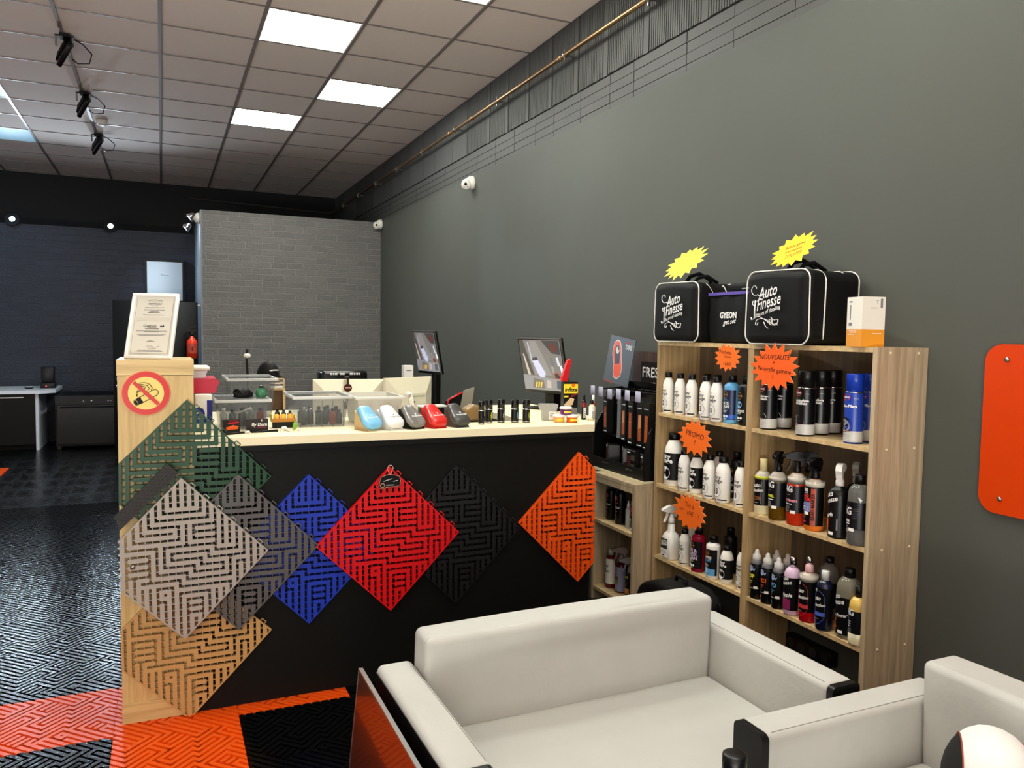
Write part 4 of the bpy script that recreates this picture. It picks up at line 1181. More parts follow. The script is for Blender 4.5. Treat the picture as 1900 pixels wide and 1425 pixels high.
def cctv_screen(loc, rz, w_, h, zb, tilt, label, pole):
    t = thing('surveillance_monitor', label, 'monitor', loc, rz, 'screens showing the car park')
    R = Matrix.Translation((0, 0, zb)) @ Matrix.Rotation(tilt, 4, 'X')
    b = MB(); b.rbox(-w_ / 2 - 0.008, w_ / 2 + 0.008, 0.0, 0.022, -0.018, h + 0.008, BLACK, 0.003, 2, R); b.build('housing', t)
    b = MB(); b.box(-w_ / 2 - 0.009, w_ / 2 + 0.009, -0.001, 0.006, h + 0.004, h + 0.0095, STEEL, R); b.box(w_ / 2 + 0.004, w_ / 2 + 0.0095, -0.001, 0.006, -0.018, h + 0.009, STEEL, R); b.build('bezel', t)
    b = MB(); cctv(b, w_, h, -0.0012)
    for k in range(len(b.v)):
        b.v[k] = tuple(R @ Vector(b.v[k]))
    b.build('screen', t)
    b = MB(); b.rbox(-pole, pole, 0.03, 0.03 + 2 * pole, 0.0, zb + h * 0.4, BLACK, 0.004, 2); b.box(-0.02, 0.02, 0.02, 0.04, zb + h * 0.2, zb + h * 0.45, BLACK); b.build('stand_column', t)
    b = MB(); b.rbox(-0.1, 0.1, -0.04, 0.14, 0, 0.01, BLACK, 0.003, 2); b.build('stand_base', t)


cctv_screen((1.795, 3.6, ZC), -1.16, 0.27, 0.265, 0.1, math.radians(14), 'car park surveillance screen on the counter beside the red brush', 0.03)
cctv_screen((1.56, 4.8, 0.74), -1.33, 0.26, 0.25, 0.385, math.radians(12), 'car park surveillance screen on a thin pole at the back', 0.022)

# loose things at the right part of the counter
t = thing('phone_stand', 'white slanted telephone handset between frosted bin and shells', 'telephone', (0.995, 3.3, ZC), -0.2)
b = MB(); b.rbox(-0.02, 0.02, -0.02, 0.03, 0, 0.012, WHITE, 0.004, 2); b.build('base', t)
b = MB(); b.rbox(-0.012, 0.012, -0.01, 0.008, 0.0, 0.115, WHITE, 0.005, 2, Matrix.Translation((0.012, 0, 0.008)) @ Matrix.Rotation(-0.22, 4, 'Y')); b.lathe([(0.014, -0.012), (0.014, 0.01), (0, 0.01)], WHITE, 16, M=Matrix.Translation((-0.018, 0, 0.112)) @ Matrix.Rotation(PI / 2, 4, 'X')); b.build('handset', t)
t = thing('tablet', 'flat dark tablet with a light edge behind the red and dark shells', 'tablet', (1.13, 3.38, ZC))
b = MB(); b.rbox(-0.075, 0.04, -0.04, 0.03, 0.0, 0.05, BLACK, 0.003, 1); b.build('stand', t)
b = MB(); b.rbox(-0.08, 0.045, -0.045, 0.035, 0.0505, 0.058, mat('pale_alu', (205, 206, 204), 0.3), 0.003, 2); b.build('slab', t)
t = thing('tablet_case', 'black case with a red rim and a beige flap at the back of the counter', 'case', (1.265, 3.43, ZC), 0.1)
b = MB(); b.prism([(-0.06, 0.0), (-0.062, 0.07), (0.01, 0.105), (0.045, 0.11), (0.03, 0.0)], 0.0, 0.03, BLACKM); b.build('shell', t)
b = MB(); b.tube([(-0.06, -0.002, 0.005), (-0.062, -0.002, 0.066), (-0.056, -0.002, 0.078), (0.01, -0.002, 0.108)], 0.0045, RED, 8); b.build('red_rim', t)
b = MB(); b.prism([(0.0, 0.04), (0.016, 0.118), (0.072, 0.132), (0.058, 0.038)], -0.006, -0.002, mat('beige_flap', (150, 146, 132), 0.5)); b.build('flap', t)
b = MB(); rr = random.Random(2)
b.rbox(-0.048, 0.048, -0.02, 0.045, 0, 0.066, mat('brown_paper', (140, 112, 72), 0.35, bump=0.6, bscale=40), 0.02, 3, cuts=5, fn=lambda c: (c.x * (1 + 0.08 * math.sin(c.z * 120)), c.y * (1 + 0.15 * math.sin(c.x * 90 + c.z * 60)), c.z * (1 + 0.16 * math.sin(c.x * 80))))
o = b.build('paper_bag', None, (1.222, 3.2, ZC)); tag(o, 'crumpled brown paper packet behind the dark grey shell', 'bag')
t = thing('foil_pouch', 'clear and grey pouch with a white label beside the small tubs', 'pouch', (1.578, 3.14, ZC), -0.1)
b = MB(); b.prism([(-0.024, 0), (0.03, 0), (0.034, 0.034), (0.046, 0.068), (0.04, 0.074), (-0.04, 0.076), (-0.042, 0.066), (-0.028, 0.04)], -0.014, 0.014, mat('pouch_film', (176, 176, 168), 0.2, alpha=0.85)); b.build('bag', t)
b = MB(); b.box(0.0, 0.034, -0.0155, -0.0145, 0.004, 0.04, PAPER); b.box(0.005, 0.025, -0.016, -0.0155, 0.03, 0.032, GINK); b.box(0.005, 0.03, -0.016, -0.0155, 0.02, 0.022, GINK); b.build('label', t)


def tub(x, y, z, col, label):
    t = thing('wax_tub', label, 'tub', (x, y, z), 0, 'small round tubs on the counter')
    m = mat('tub_%d_%d_%d' % col, col, 0.35)
    b = MB(); b.lathe([(0.0225, 0), (0.024, 0.002), (0.025, 0.023)], m, 24); b.build('pot', t)
    b = MB(); b.lathe([(0.0275, 0.0232), (0.0275, 0.031), (0.025, 0.0335), (0, 0.0335)], WHITE, 24); b.build('lid', t)
    b = MB(); b.band(0.0256, 0.007, 0.016, -0.02, 0.02, YELLOW); b.build('label', t)


tub(1.594, 3.061, ZC, (236, 176, 110), 'peach coloured tub at the left of the stack of three')
tub(1.648, 3.04, ZC, (224, 112, 34), 'deep orange tub at the right of the stack of three')
tub(1.626, 3.058, ZC + 0.034, (110, 30, 110), 'purple tub on top of the peach and orange ones')
t = thing('ice_melt_box', 'black and yellow box with red brush pictured, by the surveillance screen', 'box', (1.785, 3.31, ZC), -0.15)
b = MB(); b.box(-0.036, 0.036, 0, 0.04, 0, 0.16, BLACK); b.build('carton', t)
b = MB(); b.box(-0.0355, 0.0355, -0.0006, -0.0002, 0.105, 0.15, YELLOW); b.text('infitte', 0.027, INK, (0.0, 0.122), -0.001, bold=0.03, shear=0.2); b.prism(circle(0.009, 16, 0.012, 0.143), -0.0012, -0.0004, ORANGE)
b.prism([(-0.034, 0.05), (0.0, 0.085), (0.018, 0.078), (0.01, 0.05), (-0.02, 0.038)], -0.0008, -0.0003, mat('skin_print', (214, 186, 150), 0.5)); b.prism([(0.004, 0.085), (0.034, 0.1), (0.034, 0.108), (0.0, 0.095)], -0.0009, -0.0004, DKRED); b.prism([(-0.034, 0.004), (0.034, 0.004), (0.034, 0.035), (-0.034, 0.038)], -0.0006, -0.0002, GINK); b.box(-0.033, -0.012, -0.0008, -0.0004, 0.086, 0.094, YELLOW); b.build('print', t)
b = MB(); R = Matrix.Translation((1.765, 3.34, ZC + 0.16)) @ Matrix.Rotation(0.16, 4, 'Y')
b.prism([(-0.018, 0.0), (0.01, 0.0), (0.014, 0.1), (0.008, 0.112), (-0.006, 0.1), (-0.02, 0.02)], -0.012, 0.008, RED, M=R); o = b.build('red_scraper', None); tag(o, 'red ribbed scraper sticking up behind the yellow and black box', 'scraper')
for (x, y, r, h, l1, l2, lb) in ((1.753, 3.124, 0.0108, 0.115, DKRED, WINK, 'slim black bottle with a red and white label on the counter'), (1.768, 3.077, 0.013, 0.094, WINK, INK, 'small clear bottle with a black cap and white label on the counter')):
    t = thing('touch_up_bottle', lb, 'bottle', (x, y, ZC))
    b = MB(); b.lathe([(r * 0.93, 0), (r, 0.003), (r, h * 0.7), (r * 0.6, h * 0.78)], BLACK if l1 is DKRED else mat('pale_yellow_liquid', (226, 216, 170), 0.2), 18); b.build('body', t)
    b = MB(); b.lathe([(r * 0.62, h * 0.76), (r * 0.62, h * 0.97), (0, h)], BLACK, 14); b.build('cap', t)
    b = MB(); b.band(r + 0.0004, h * 0.5 if l1 is DKRED else h * 0.1, h * 0.68, -r * 2, r * 2, l1)
    if l1 is DKRED:
        b.build('collar_label', t); b = MB(); b.band(r + 0.0004, h * 0.08, h * 0.48, -r * 0.6, r * 1.0, WINK)
    for k in range(4):
        b.text('==', 0.012, INK, (0.001, h * (0.14 + 0.09 * k)), wrap=r + 0.0008, bold=0.02)
    b.build('label', t)
t = thing('spray_vial', 'tiny pale bottle with a red collar next to the display stand', 'bottle', (1.80, 3.12, ZC))
b = MB(); b.lathe([(0.011, 0), (0.0115, 0.055), (0.006, 0.064)], mat('pale_yellow_liquid'), 16); b.build('body', t)
b = MB(); b.lathe([(0.0085, 0.064), (0.0085, 0.076)], RED, 14); b.lathe([(0.006, 0.076), (0.006, 0.11), (0, 0.112)], WHITE, 14); b.build('cap', t)

# ------------------------------------------------------------------ sofa and armchair
M_FAB = mat('grey_beige_fabric', (190, 191, 186), 0.9, noise=0.05, nscale=9, bump=0.9, bscale=22)
M_FABD = mat('fabric_seam', (120, 116, 110), 0.9)
M_LEA = mat('black_leatherette', (9, 9, 10), 0.45, spec=0.35)


def arm_prof(x0, x1, z1, r):
    return rrect(x0, x1, 0.06, z1, r, 4)


def sofa_piece(t, w_in, arm_w, depth, z_arm, z_seat, z_back, back_th, front_over=0.03):
    """front looks to -Y; origin at the inner left corner of the seat's front edge on the floor"""
    for sx in (0, 1):
        xa, xb = (-arm_w, 0.0) if sx == 0 else (w_in, w_in + arm_w)
        b = MB(); b.rbox(xa, xb, 0.012, depth, 0.06, z_arm, M_FAB, 0.018, 4); b.build('arm', t)
        b = MB(); b.prism(rrect(xa + 0.001, xb - 0.001, 0.06, z_arm - 0.001, 0.016, 4), -0.004, 0.016, M_LEA)
        b.box(xa - 0.002 if sx == 0 else xb - 0.004, xa + 0.004 if sx == 0 else xb + 0.002, 0.0, depth - 0.01, 0.06, z_arm - 0.018, M_LEA); b.build('arm_panel', t)
        b = MB(); xe = xb - 0.012 if sx == 0 else xa + 0.012
        b.tube([(xe, 0.03, z_arm - 0.003), (xe, depth - 0.02, z_arm - 0.003)], 0.0022, M_FABD, 6); b.build('seam', t)
    b = MB(); b.rbox(0.002, w_in - 0.002, -front_over, depth - back_th + 0.01, z_seat - 0.14, z_seat, M_FAB, 0.025, 4); b.build('seat', t)
    b = MB(); b.box(0.0, w_in, 0.0, depth - 0.01, 0.06, z_seat - 0.145, M_LEA); b.build('base', t)

    def lean(c):
        f = (c.z - z_seat) / (z_back - z_seat)
        return (c.x + (0.0 if f < 0 else (w_in / 2 - c.x) * 0.004 * f), c.y - 0.012 * f + (0.012 * math.sin(PI * min(1, max(0, c.x / w_in))) * (-0.6) if c.y < depth - back_th / 2 else 0), c.z + 0.006 * math.sin(PI * min(1, max(0, c.x / w_in))) * max(0, f))
    b = MB(); b.rbox(0.001, w_in - 0.001, depth - back_th, depth, z_seat - 0.12, z_back, M_FAB, 0.026, 5, fn=lean, cuts=5); b.build('backrest', t)
    b = MB(); n = 16
    b.tube([(0.02 + (w_in - 0.04) * i / n, depth - back_th + 0.004 - 0.0105 - 0.007 * math.sin(PI * i / n), z_back - 0.024 + 0.006 * math.sin(PI * i / n)) for i in range(n + 1)], 0.0018, M_FABD, 6); b.build('seam', t)
    for x in (-arm_w + 0.03, w_in + arm_w - 0.03):
        for y in (0.06, depth - 0.06):
            part('foot', 'sofa_foot', lambda b: b.lathe([(0.02, 0), (0.024, 0.062)], BLACK, 14), t, (x, y, 0))


t = thing('sofa', 'grey two-seat sofa with black arm ends backing onto the counter', 'sofa', (0.627, 1.455, 0), 0.012)
sofa_piece(t, 0.945, 0.1, 0.592, 0.47, 0.312, 0.565, 0.115, 0.008)
rr = random.Random(9)
t = thing('armchair', 'grey armchair with a black arm end in the right foreground', 'armchair', (1.234, 1.335, 0), FACE)
sofa_piece(t, 0.64, 0.1, 0.625, 0.47, 0.312, 0.572, 0.118)

t = thing('leaning_board', 'dark red-brown glossy board leaning against the left sofa arm', 'board', (0.479, 1.66, 0))
M_MAH = mat('mahogany_gloss', (74, 26, 18), 0.18, noise=0.25, nscale=6, coat=0.5)
b = MB(); R = Matrix.Translation((-0.03, 0, 0)) @ Matrix.Rotation(math.radians(5.4), 4, 'Y')
b.box(-0.006, 0.004, -0.75, 0.43, 0.003, 0.44, M_MAH, R); b.build('panel', t)
b = MB(); b.box(-0.007, 0.005, -0.75, 0.43, 0.44, 0.446, STEEL, R); b.box(-0.007, 0.005, 0.43, 0.434, 0.003, 0.446, STEEL, R); b.build('metal_edge', t)
t = thing('baseball_cap', 'white fronted cap with black sides on the armchair seat', 'cap', (1.595, 1.055, 0.432), 0)
R = Matrix.Rotation(math.radians(-48), 4, 'Z') @ Matrix.Rotation(math.radians(40), 4, 'X') @ Matrix.Scale(1.08, 4)
ball_cap(t, R, mat('white_cotton', (238, 238, 234), 0.85, bump=0.3, bscale=60), mat('black_cotton', (20, 20, 20), 0.9), BLACKM, mat('rust_piping', (150, 60, 40), 0.6))
t = thing('coffee_table', 'small dark table in front of the sofa', 'table', (0.84, 0.98, 0))
b = MB(); b.rbox(-0.2, 0.2, -0.2, 0.16, 0.405, 0.434, BLACKM, 0.006, 2); b.build('table_top', t)
for sx in (-0.17, 0.17):
    for sy in (-0.17, 0.13):
        part('leg', 'ct_leg', lambda b: b.box(-0.015, 0.015, -0.015, 0.015, 0, 0.405, BLACKM), t, (sx, sy, 0))

# ------------------------------------------------------------------ shelf unit against the right wall
M_EDGE = wood('oak_foil_edge', (186, 156, 108), (224, 200, 150), 'Z')
t = thing('shelf_unit', 'tall oak look shelf unit with two columns of open shelves', 'shelf unit', (2.13, 2.4775, 0), FACE)
HX = 0.6225
SZ = [0.333, 0.674, 1.012]
D = 0.237
b = MB(); b.box(HX - 0.018, HX, 0, D, 0, 1.345, OAK_G); b.build('side_panel', t)
b = MB(); b.box(-HX, -HX + 0.018, 0, D, 0, 1.3275, OAK_V); b.build('side_panel', t)
b = MB(); b.box(0.005, 0.037, 0, D - 0.0065, 0, 1.327, OAK_V); b.build('divider', t)
b = MB(); b.box(-HX, HX - 0.0182, -0.001, D, 1.3277, 1.3448, OAK_Y); b.build('top_board', t)
b = MB(); b.box(-HX + 0.018, HX - 0.018, D - 0.006, D, 0.318, 1.327, wood('oak_foil_back', (84, 70, 54), (120, 102, 80), 'Z')); b.build('back_panel', t)
for z in SZ:
    for x0, x1 in ((-HX + 0.018, 0.005), (0.037, HX - 0.018)):
        b = MB(); b.box(x0, x1, 0.002, D - 0.006, z - 0.015, z, OAK_Y); b.build('shelf', t)
for z in SZ + [1.333]:
    for y in (0.06, 0.19):
        part('screw_cap', 'shelf_cap', lambda b: b.lathe([(0.0055, 0), (0.0055, 0.002), (0.003, 0.004), (0, 0.0042)], mat('cap_beige', (214, 196, 160), 0.4), 12, M=Matrix.Rotation(PI / 2, 4, 'Y')), t, (HX, y, z - 0.007))

# narrow shelf
t = thing('narrow_shelf', 'low narrow oak look shelf between the counter and the tall unit', 'shelf unit', (2.035, 3.315, 0), FACE)
HN = 0.195
b = MB(); b.box(HN - 0.018, HN, 0.0005, 0.319, 0, 0.6475, OAK_G); b.build('side_panel', t)
b = MB(); b.box(-HN, -HN + 0.018, 0.0005, 0.319, 0, 0.6475, OAK_G); b.build('side_panel', t)
b = MB(); b.box(-HN, HN, 0, 0.32, 0.648, 0.665, OAK_G); b.box(-HN + 0.018, HN - 0.018, 0.001, 0.016, 0.62, 0.648, OAK_G); b.build('top_board', t)
b = MB(); b.box(-HN + 0.018, HN - 0.018, 0.31, 0.318, 0.0, 0.62, MATS['oak_foil_back']); b.build('back_panel', t)
for z in (0.072, 0.424):
    b = MB(); b.box(-HN + 0.018, HN - 0.018, 0.001, 0.31, z - 0.016, z, OAK_Y); b.build('shelf', t)

# ------------------------------------------------------------------ bottles: builders
def flag(b, r, x, z, w_, h_, cols):
    for k, m in enumerate(cols):
        b.band(r, z, z + h_, x + w_ * k / 3, x + w_ * (k + 1) / 3, m, 2)


def jack(b, r, x, z, w_, h_):
    b.band(r, z, z + h_, x, x + w_, NAVY, 3)
    b.band(r + 0.0003, z + h_ * 0.38, z + h_ * 0.62, x, x + w_, RED, 3); b.band(r + 0.0003, z, z + h_, x + w_ * 0.38, x + w_ * 0.62, RED, 3)
    b.band(r + 0.0002, z + h_ * 0.3, z + h_ * 0.7, x, x + w_, WINK, 3); b.band(r + 0.0002, z, z + h_, x + w_ * 0.3, x + w_ * 0.7, WINK, 3)


def ring(b, r, x, z, rad, m, fill=None):
    pts = [(x + rad * math.cos(i * PI / 14), z + rad * math.sin(i * PI / 14)) for i in range(28)]
    if fill:
        b.add([((r) * math.sin(p / r), -(r) * math.cos(p / r), q) for p, q in pts] + [(r * math.sin(x / r), -r * math.cos(x / r), z)], [(i, (i + 1) % 28, 28) for i in range(28)], fill)
    b.tube([((r + 0.0002) * math.sin(p / r), -(r + 0.0002) * math.cos(p / r), q) for p, q in pts], 0.0006, m, 4, closed=True)


def garage(t, r, h, num, black=False):
    """round shouldered plastic bottle with a number in a circle"""
    k = 'g%.3f%.3f%d' % (r, h, black)
    body = WHITE
    part('body', k, lambda b: b.lathe([(r * 0.93, 0), (r, 0.004), (r, h * 0.62), (r * 0.98, h * 0.68), (r * 0.86, h * 0.76), (r * 0.62, h * 0.845), (r * 0.52, h * 0.87), (r * 0.52, h * 0.885)], body, 26), t)
    part('cap', k + 'c', lambda b: b.lathe([(r * 0.6, h * 0.875), (r * 0.63, h * 0.88), (r * 0.61, h * 0.995), (r * 0.55, h), (0, h)], BLACK, 20), t)

    def lab(b):
        q = r + 0.0005; ink = WINK if black else INK; s = r / 0.0265
        if black:
            b.band(q, h * 0.12, h * 0.63, -PI * r * 0.98, PI * r * 0.98, INK, 28); q += 0.0004
        else:
            b.band(q, h * 0.055, h * 0.085, r * 0.2, r * 1.5, INK, 8)
            flag(b, q, -0.010 * s, h * 0.63, 0.0085 * s, h * 0.035, (NAVY, WINK, RED))
            jack(b, q, -0.010 * s, h * 0.03, 0.0095 * s, h * 0.065)
            flag(b, q, -0.008 * s, h * 0.395, 0.007 * s, h * 0.03, (RED, WINK, DKRED))
        b.text('shiny', 0.0185 * s, ink, (-0.004 * s, h * 0.56), wrap=q, bold=0.035 if black else 0.015, shear=0.1)
        b.text('garage', 0.0185 * s, ink, (-0.002 * s, h * 0.48), wrap=q, bold=0.035 if black else 0.015)
        ring(b, q, -0.004 * s, h * 0.25, h * 0.125, INK if not black else WINK, WINK)
        b.text(num, 0.029 * s, INK, (-0.004 * s, h * 0.25), wrap=q + 0.0006, bold=0.02, sx=0.75)
    part('label', k + 'l' + num, lab, t)


def car_bottle(t, r, h, body, lab_m, top_band, kind):
    """flat topped bottle with a round emblem (blue, black, red, white variants)"""
    k = 'p' + kind
    part('body', k, lambda b: b.lathe([(r * 0.95, 0), (r, 0.004), (r, h * 0.76), (r * 0.95, h * 0.8), (r * 0.6, h * 0.835), (r * 0.55, h * 0.86)], body, 26), t)
    part('cap', k + 'c', lambda b: b.lathe([(r * 0.62, h * 0.855), (r * 0.62, h * 0.985), (r * 0.57, h), (0, h)], BLACK, 20), t)

    def lab(b):
        q = r + 0.0005
        b.band(q, h * 0.08, h * 0.7, -r * 2.6, r * 1.5, lab_m, 20); q += 0.0003
        ring(b, q, -0.006, h * 0.6, h * 0.072, GOLD, INK); b.band(q + 0.0008, h * 0.585, h * 0.615, -0.024, 0.012, GOLD, 6)
        b.text('PENFOLDS', 0.0075, INK, (-0.006, h * 0.6), wrap=q + 0.0012, bold=0.02)
        if kind == 'blue':
            ring(b, q, -0.004, h * 0.38, h * 0.125, SKY, NAVY); b.text('MATE\nWASH', 0.016, WINK, (-0.004, h * 0.385), wrap=q + 0.001, bold=0.03)
            b.band(q, h * 0.1, h * 0.18, -r * 2.5, r * 1.5, mat('mid_blue', (30, 90, 190), 0.4), 14)
        elif kind == 'black':
            ring(b, q, -0.005, h * 0.42, h * 0.07, WINK, SKY); b.text('DIRTOX', 0.013, WINK, (-0.003, h * 0.29), wrap=q + 0.0006, bold=0.03)
        elif kind == 'red':
            b.text('FAN &\nWHEEL\nCLEAN', 0.02, mat('lilac_ink', (206, 190, 222), 0.4), (-0.006, h * 0.4), wrap=q + 0.0006, bold=0.035)
        else:
            b.text('WHITES', 0.015, WINK, (-0.006, h * 0.5), wrap=q + 0.0006, bold=0.035); b.text('& BLUES', 0.014, SKY, (-0.006, h * 0.43), wrap=q + 0.0006, bold=0.035)
            b.band(q, h * 0.08, h * 0.24, -r * 1.6, r * 1.2, SKY, 14); ring(b, q + 0.0003, -0.004, h * 0.2, h * 0.07, SKY, mat('pale_blue', (160, 204, 226), 0.4))
        for i in range(3):
            b.text('--------', 0.01, WINK, (-0.006, h * (0.24 + 0.03 * i) if kind != 'white' else h * (0.3 + 0.026 * i)), wrap=q + 0.0006, bold=0.03)
            if kind != 'white':
                ring(b, q + 0.0004, -0.016 + 0.012 * i, h * 0.15, 0.0045, WINK, WINK)
        b.text('-----', 0.012, WINK, (-0.006, h * 0.105), wrap=q + 0.0006, bold=0.03)
    part('label', k + 'l', lab, t)


def trigger_head(b, z, m, s=1.0, m2=None):
    b.lathe([(0.013 * s, z - 0.012), (0.0145 * s, z - 0.01), (0.0145 * s, z + 0.008), (0.0095 * s, z + 0.014), (0.0085 * s, z + 0.03)], m, 18)
    q = [(0.012, 0.016), (0.008, 0.034), (-0.012, 0.036), (-0.034, 0.04), (-0.046, 0.043), (-0.047, 0.055), (-0.03, 0.062), (-0.01, 0.068), (0.014, 0.066), (0.026, 0.058), (0.03, 0.044), (0.022, 0.03), (0.018, 0.016)]
    b.prism([(y * s, z + v * s) for y, v in q], -0.0105 * s, 0.0105 * s, m, 'YZ')
    q2 = [(-0.018, 0.038), (-0.026, 0.038), (-0.031, 0.018), (-0.041, -0.004), (-0.036, -0.006), (-0.024, 0.014)]
    b.prism([(y * s, z + v * s) for y, v in q2], -0.005 * s, 0.005 * s, m2 or m, 'YZ')
    b.lathe([(0.006 * s, 0), (0.0075 * s, 0.002), (0.0075 * s, 0.008), (0.0, 0.008)], m, 12, M=Matrix.Translation((0, -0.046 * s, z + 0.049 * s)) @ Matrix.Rotation(PI / 2, 4, 'X'))


def liquid(name, col, trans=0.55):
    return mat('liq_' + name, col, 0.12, trans=trans, ior=1.33)


def round_bottle(t, key, r, h, neck, glass, labm, lab_z, draw, cap=None, trig=None, level=None, lz=0.0):
    """boston-round bottle: glass body, coloured filling seen through it, label, cap or trigger head"""
    def bd(b):
        b.lathe([(r * 0.9, 0), (r, 0.006), (r, h * neck * 0.8), (r * 0.97, h * neck * 0.86), (r * 0.84, h * neck * 0.93), (r * 0.6, h * neck * 0.98), (r * 0.4, h * neck), (r * 0.4, h * (neck + 0.02))], glass, 26)
    part('body', key + 'b', bd, t)
    if level:
        part('clear_shoulder', key + 's', lambda b: b.lathe([(r * 1.004, h * neck * level), (r * 1.004, h * neck * 0.8), (r * 0.975, h * neck * 0.86), (r * 0.845, h * neck * 0.932), (r * 0.605, h * neck * 0.982), (r * 0.405, h * neck)], mat('clear_shoulder', (206, 200, 186), 0.1, alpha=0.75), 26), t)
    if cap:
        part('cap', key + 'c', cap, t)
    if trig:
        part('trigger_sprayer', key + 't', lambda b: trigger_head(b, h * neck + 0.012, *trig), t, rot=(0, 0, lz))
    if labm:
        def lb(b):
            q = r + 0.0006
            b.band(q, h * lab_z[0], h * lab_z[1], -r * 2.4, r * 1.9, labm, 22)
            draw(b, q + 0.0005)
        part('label', key + 'l', lb, t)


def at_shelf(name, label, cat, x, y, z, group, rz=FACE):
    return thing(name, label, cat, (x, y, z + 0.0005), rz, group)


# left column, top shelf
G1 = 'white numbered bottles on the upper left shelf'
for k, (x, y, n, lb) in enumerate(((2.162, 3.05, '12', 'white numbered bottle at the far left of the upper left shelf'), (2.172, 2.972, '12', 'second white numbered bottle from the left on the upper left shelf'),
                                   (2.166, 2.878, '13', 'third white numbered bottle from the left, marked 13, upper left shelf'), (2.148, 2.755, '13', 'fourth white numbered bottle from the left, upper left shelf'),
                                   (2.146, 2.68, '15', 'white bottle numbered 15 beside the blue bottle'))):
    garage(at_shelf('detailing_bottle', lb, 'bottle', x, y, 1.012, G1), 0.0265, 0.19, n)
for k, (x, y, lb) in enumerate(((2.26, 2.89, 'white bottle in the back row behind the third one, upper left shelf'), (2.255, 2.81, 'white bottle in the back row behind the fourth one, upper left shelf'), (2.245, 2.71, 'white bottle in the back row behind number 15'))):
    garage(at_shelf('detailing_bottle', lb, 'bottle', x, y, 1.012, G1), 0.0265, 0.19, '13')
car_bottle(at_shelf('shampoo_bottle', 'light blue and navy bottle with a round emblem, upper left shelf', 'bottle', 2.17, 2.612, 1.012, None), 0.0305, 0.2, SKY, mat('label_dark_blue', (18, 30, 70), 0.35), None, 'blue')
car_bottle(at_shelf('shampoo_bottle', 'black bottle with a pale oval mark against the shelf divider', 'bottle', 2.176, 2.532, 1.012, None), 0.0295, 0.2, BLACK, INK, None, 'black')
# left column, middle shelf
garage(at_shelf('detailing_bottle', 'big black and white bottle numbered 14 behind the promo star', 'bottle', 2.182, 3.02, 0.674, None), 0.0431, 0.246, '14', True)
G2 = 'white numbered bottles on the middle left shelf'
garage(at_shelf('detailing_bottle', 'white bottle numbered 11 next to the big black and white one', 'bottle', 2.158, 2.905, 0.674, G2), 0.0275, 0.186, '11')
garage(at_shelf('detailing_bottle', 'smaller black banded white bottle numbered 3 on the middle left shelf', 'bottle', 2.171, 2.832, 0.674, None), 0.0293, 0.184, '3', True)
garage(at_shelf('detailing_bottle', 'white bottle numbered 12 on the middle left shelf', 'bottle', 2.155, 2.722, 0.674, G2), 0.0275, 0.19, '12')
garage(at_shelf('detailing_bottle', 'wider white bottle numbered 13 on the middle left shelf', 'bottle', 2.159, 2.636, 0.674, G2), 0.0318, 0.192, '13')
garage(at_shelf('detailing_bottle', 'white bottle numbered 13 against the divider, middle left shelf', 'bottle', 2.17, 2.536, 0.674, G2), 0.0275, 0.19, '13')
garage(at_shelf('detailing_bottle', 'white bottle half hidden in the back row behind number 3', 'bottle', 2.26, 2.79, 0.674, G2), 0.0275, 0.19, '12')
garage(at_shelf('detailing_bottle', 'white bottle in the back corner behind the two marked 13', 'bottle', 2.27, 2.585, 0.674, G2), 0.0275, 0.19, '13')
car_bottle(at_shelf('shampoo_bottle', 'shadowed black bottle behind the wider white bottle numbered 13', 'bottle', 2.275, 2.69, 0.674, None), 0.0295, 0.205, BLACK, INK, None, 'black')
# left column, lower shelf
t = at_shelf('spray_bottle', 'angular white trigger spray bottle with a green black label', 'spray bottle', 2.165, 3.0, 0.333, None)
b = MB(); b.lathe([(0.036, 0), (0.04, 0.006), (0.04, 0.098), (0.03, 0.118), (0.017, 0.13), (0.014, 0.165)], WHITE, 24, sx=1.0, sy=0.82, power=4); b.build('body', t)
b = MB(); trigger_head(b, 0.18, WHITE, 1.05); b.build('trigger_sprayer', t)
b = MB(); b.box(-0.031, 0.017, -0.0345, -0.0335, 0.048, 0.096, mat('label_dark_green', (26, 44, 36), 0.4)); b.box(-0.031, 0.017, -0.0345, -0.0335, 0.01, 0.047, PAPER); b.text('AUTO\nFINISH', 0.015, WINK, (-0.006, 0.075), -0.0349, bold=0.04, rot=0.1); b.box(-0.02, -0.002, -0.0349, -0.0344, 0.014, 0.02, INK)
for k in range(3):
    b.box(-0.028, 0.012, -0.0349, -0.0344, 0.026 + 0.006 * k, 0.028 + 0.006 * k, GINK)
b.build('label', t)
garage(at_shelf('detailing_bottle', 'slim white numbered bottle beside the white spray bottle', 'bottle', 2.16, 2.888, 0.333, None), 0.0248, 0.166, '3')
car_bottle(at_shelf('shampoo_bottle', 'dark red bottle with a black label under the lowest orange star', 'bottle', 2.163, 2.792, 0.333, None), 0.0312, 0.195, liquid('wine', (150, 20, 50), 0.2), INK, None, 'red')
car_bottle(at_shelf('shampoo_bottle', 'black and pale blue bottle with a white shoulder, lower left shelf', 'bottle', 2.162, 2.688, 0.333, None), 0.0303, 0.182, WHITE, mat('label_black', (8, 8, 10), 0.35, spec=0.4), None, 'white')
garage(at_shelf('detailing_bottle', 'black banded white bottle on the lower left shelf', 'bottle', 2.172, 2.61, 0.333, None), 0.0277, 0.16, '8', True)
garage(at_shelf('detailing_bottle', 'slim white bottle numbered 5 against the divider, lower left shelf', 'bottle', 2.176, 2.518, 0.333, None), 0.0235, 0.178, '5')
car_bottle(at_shelf('shampoo_bottle', 'black bottle with a grey shoulder in the back row, lower left shelf', 'bottle', 2.28, 2.72, 0.333, None), 0.0303, 0.2, mat('dim_white', (170, 168, 160), 0.4), INK, None, 'black')
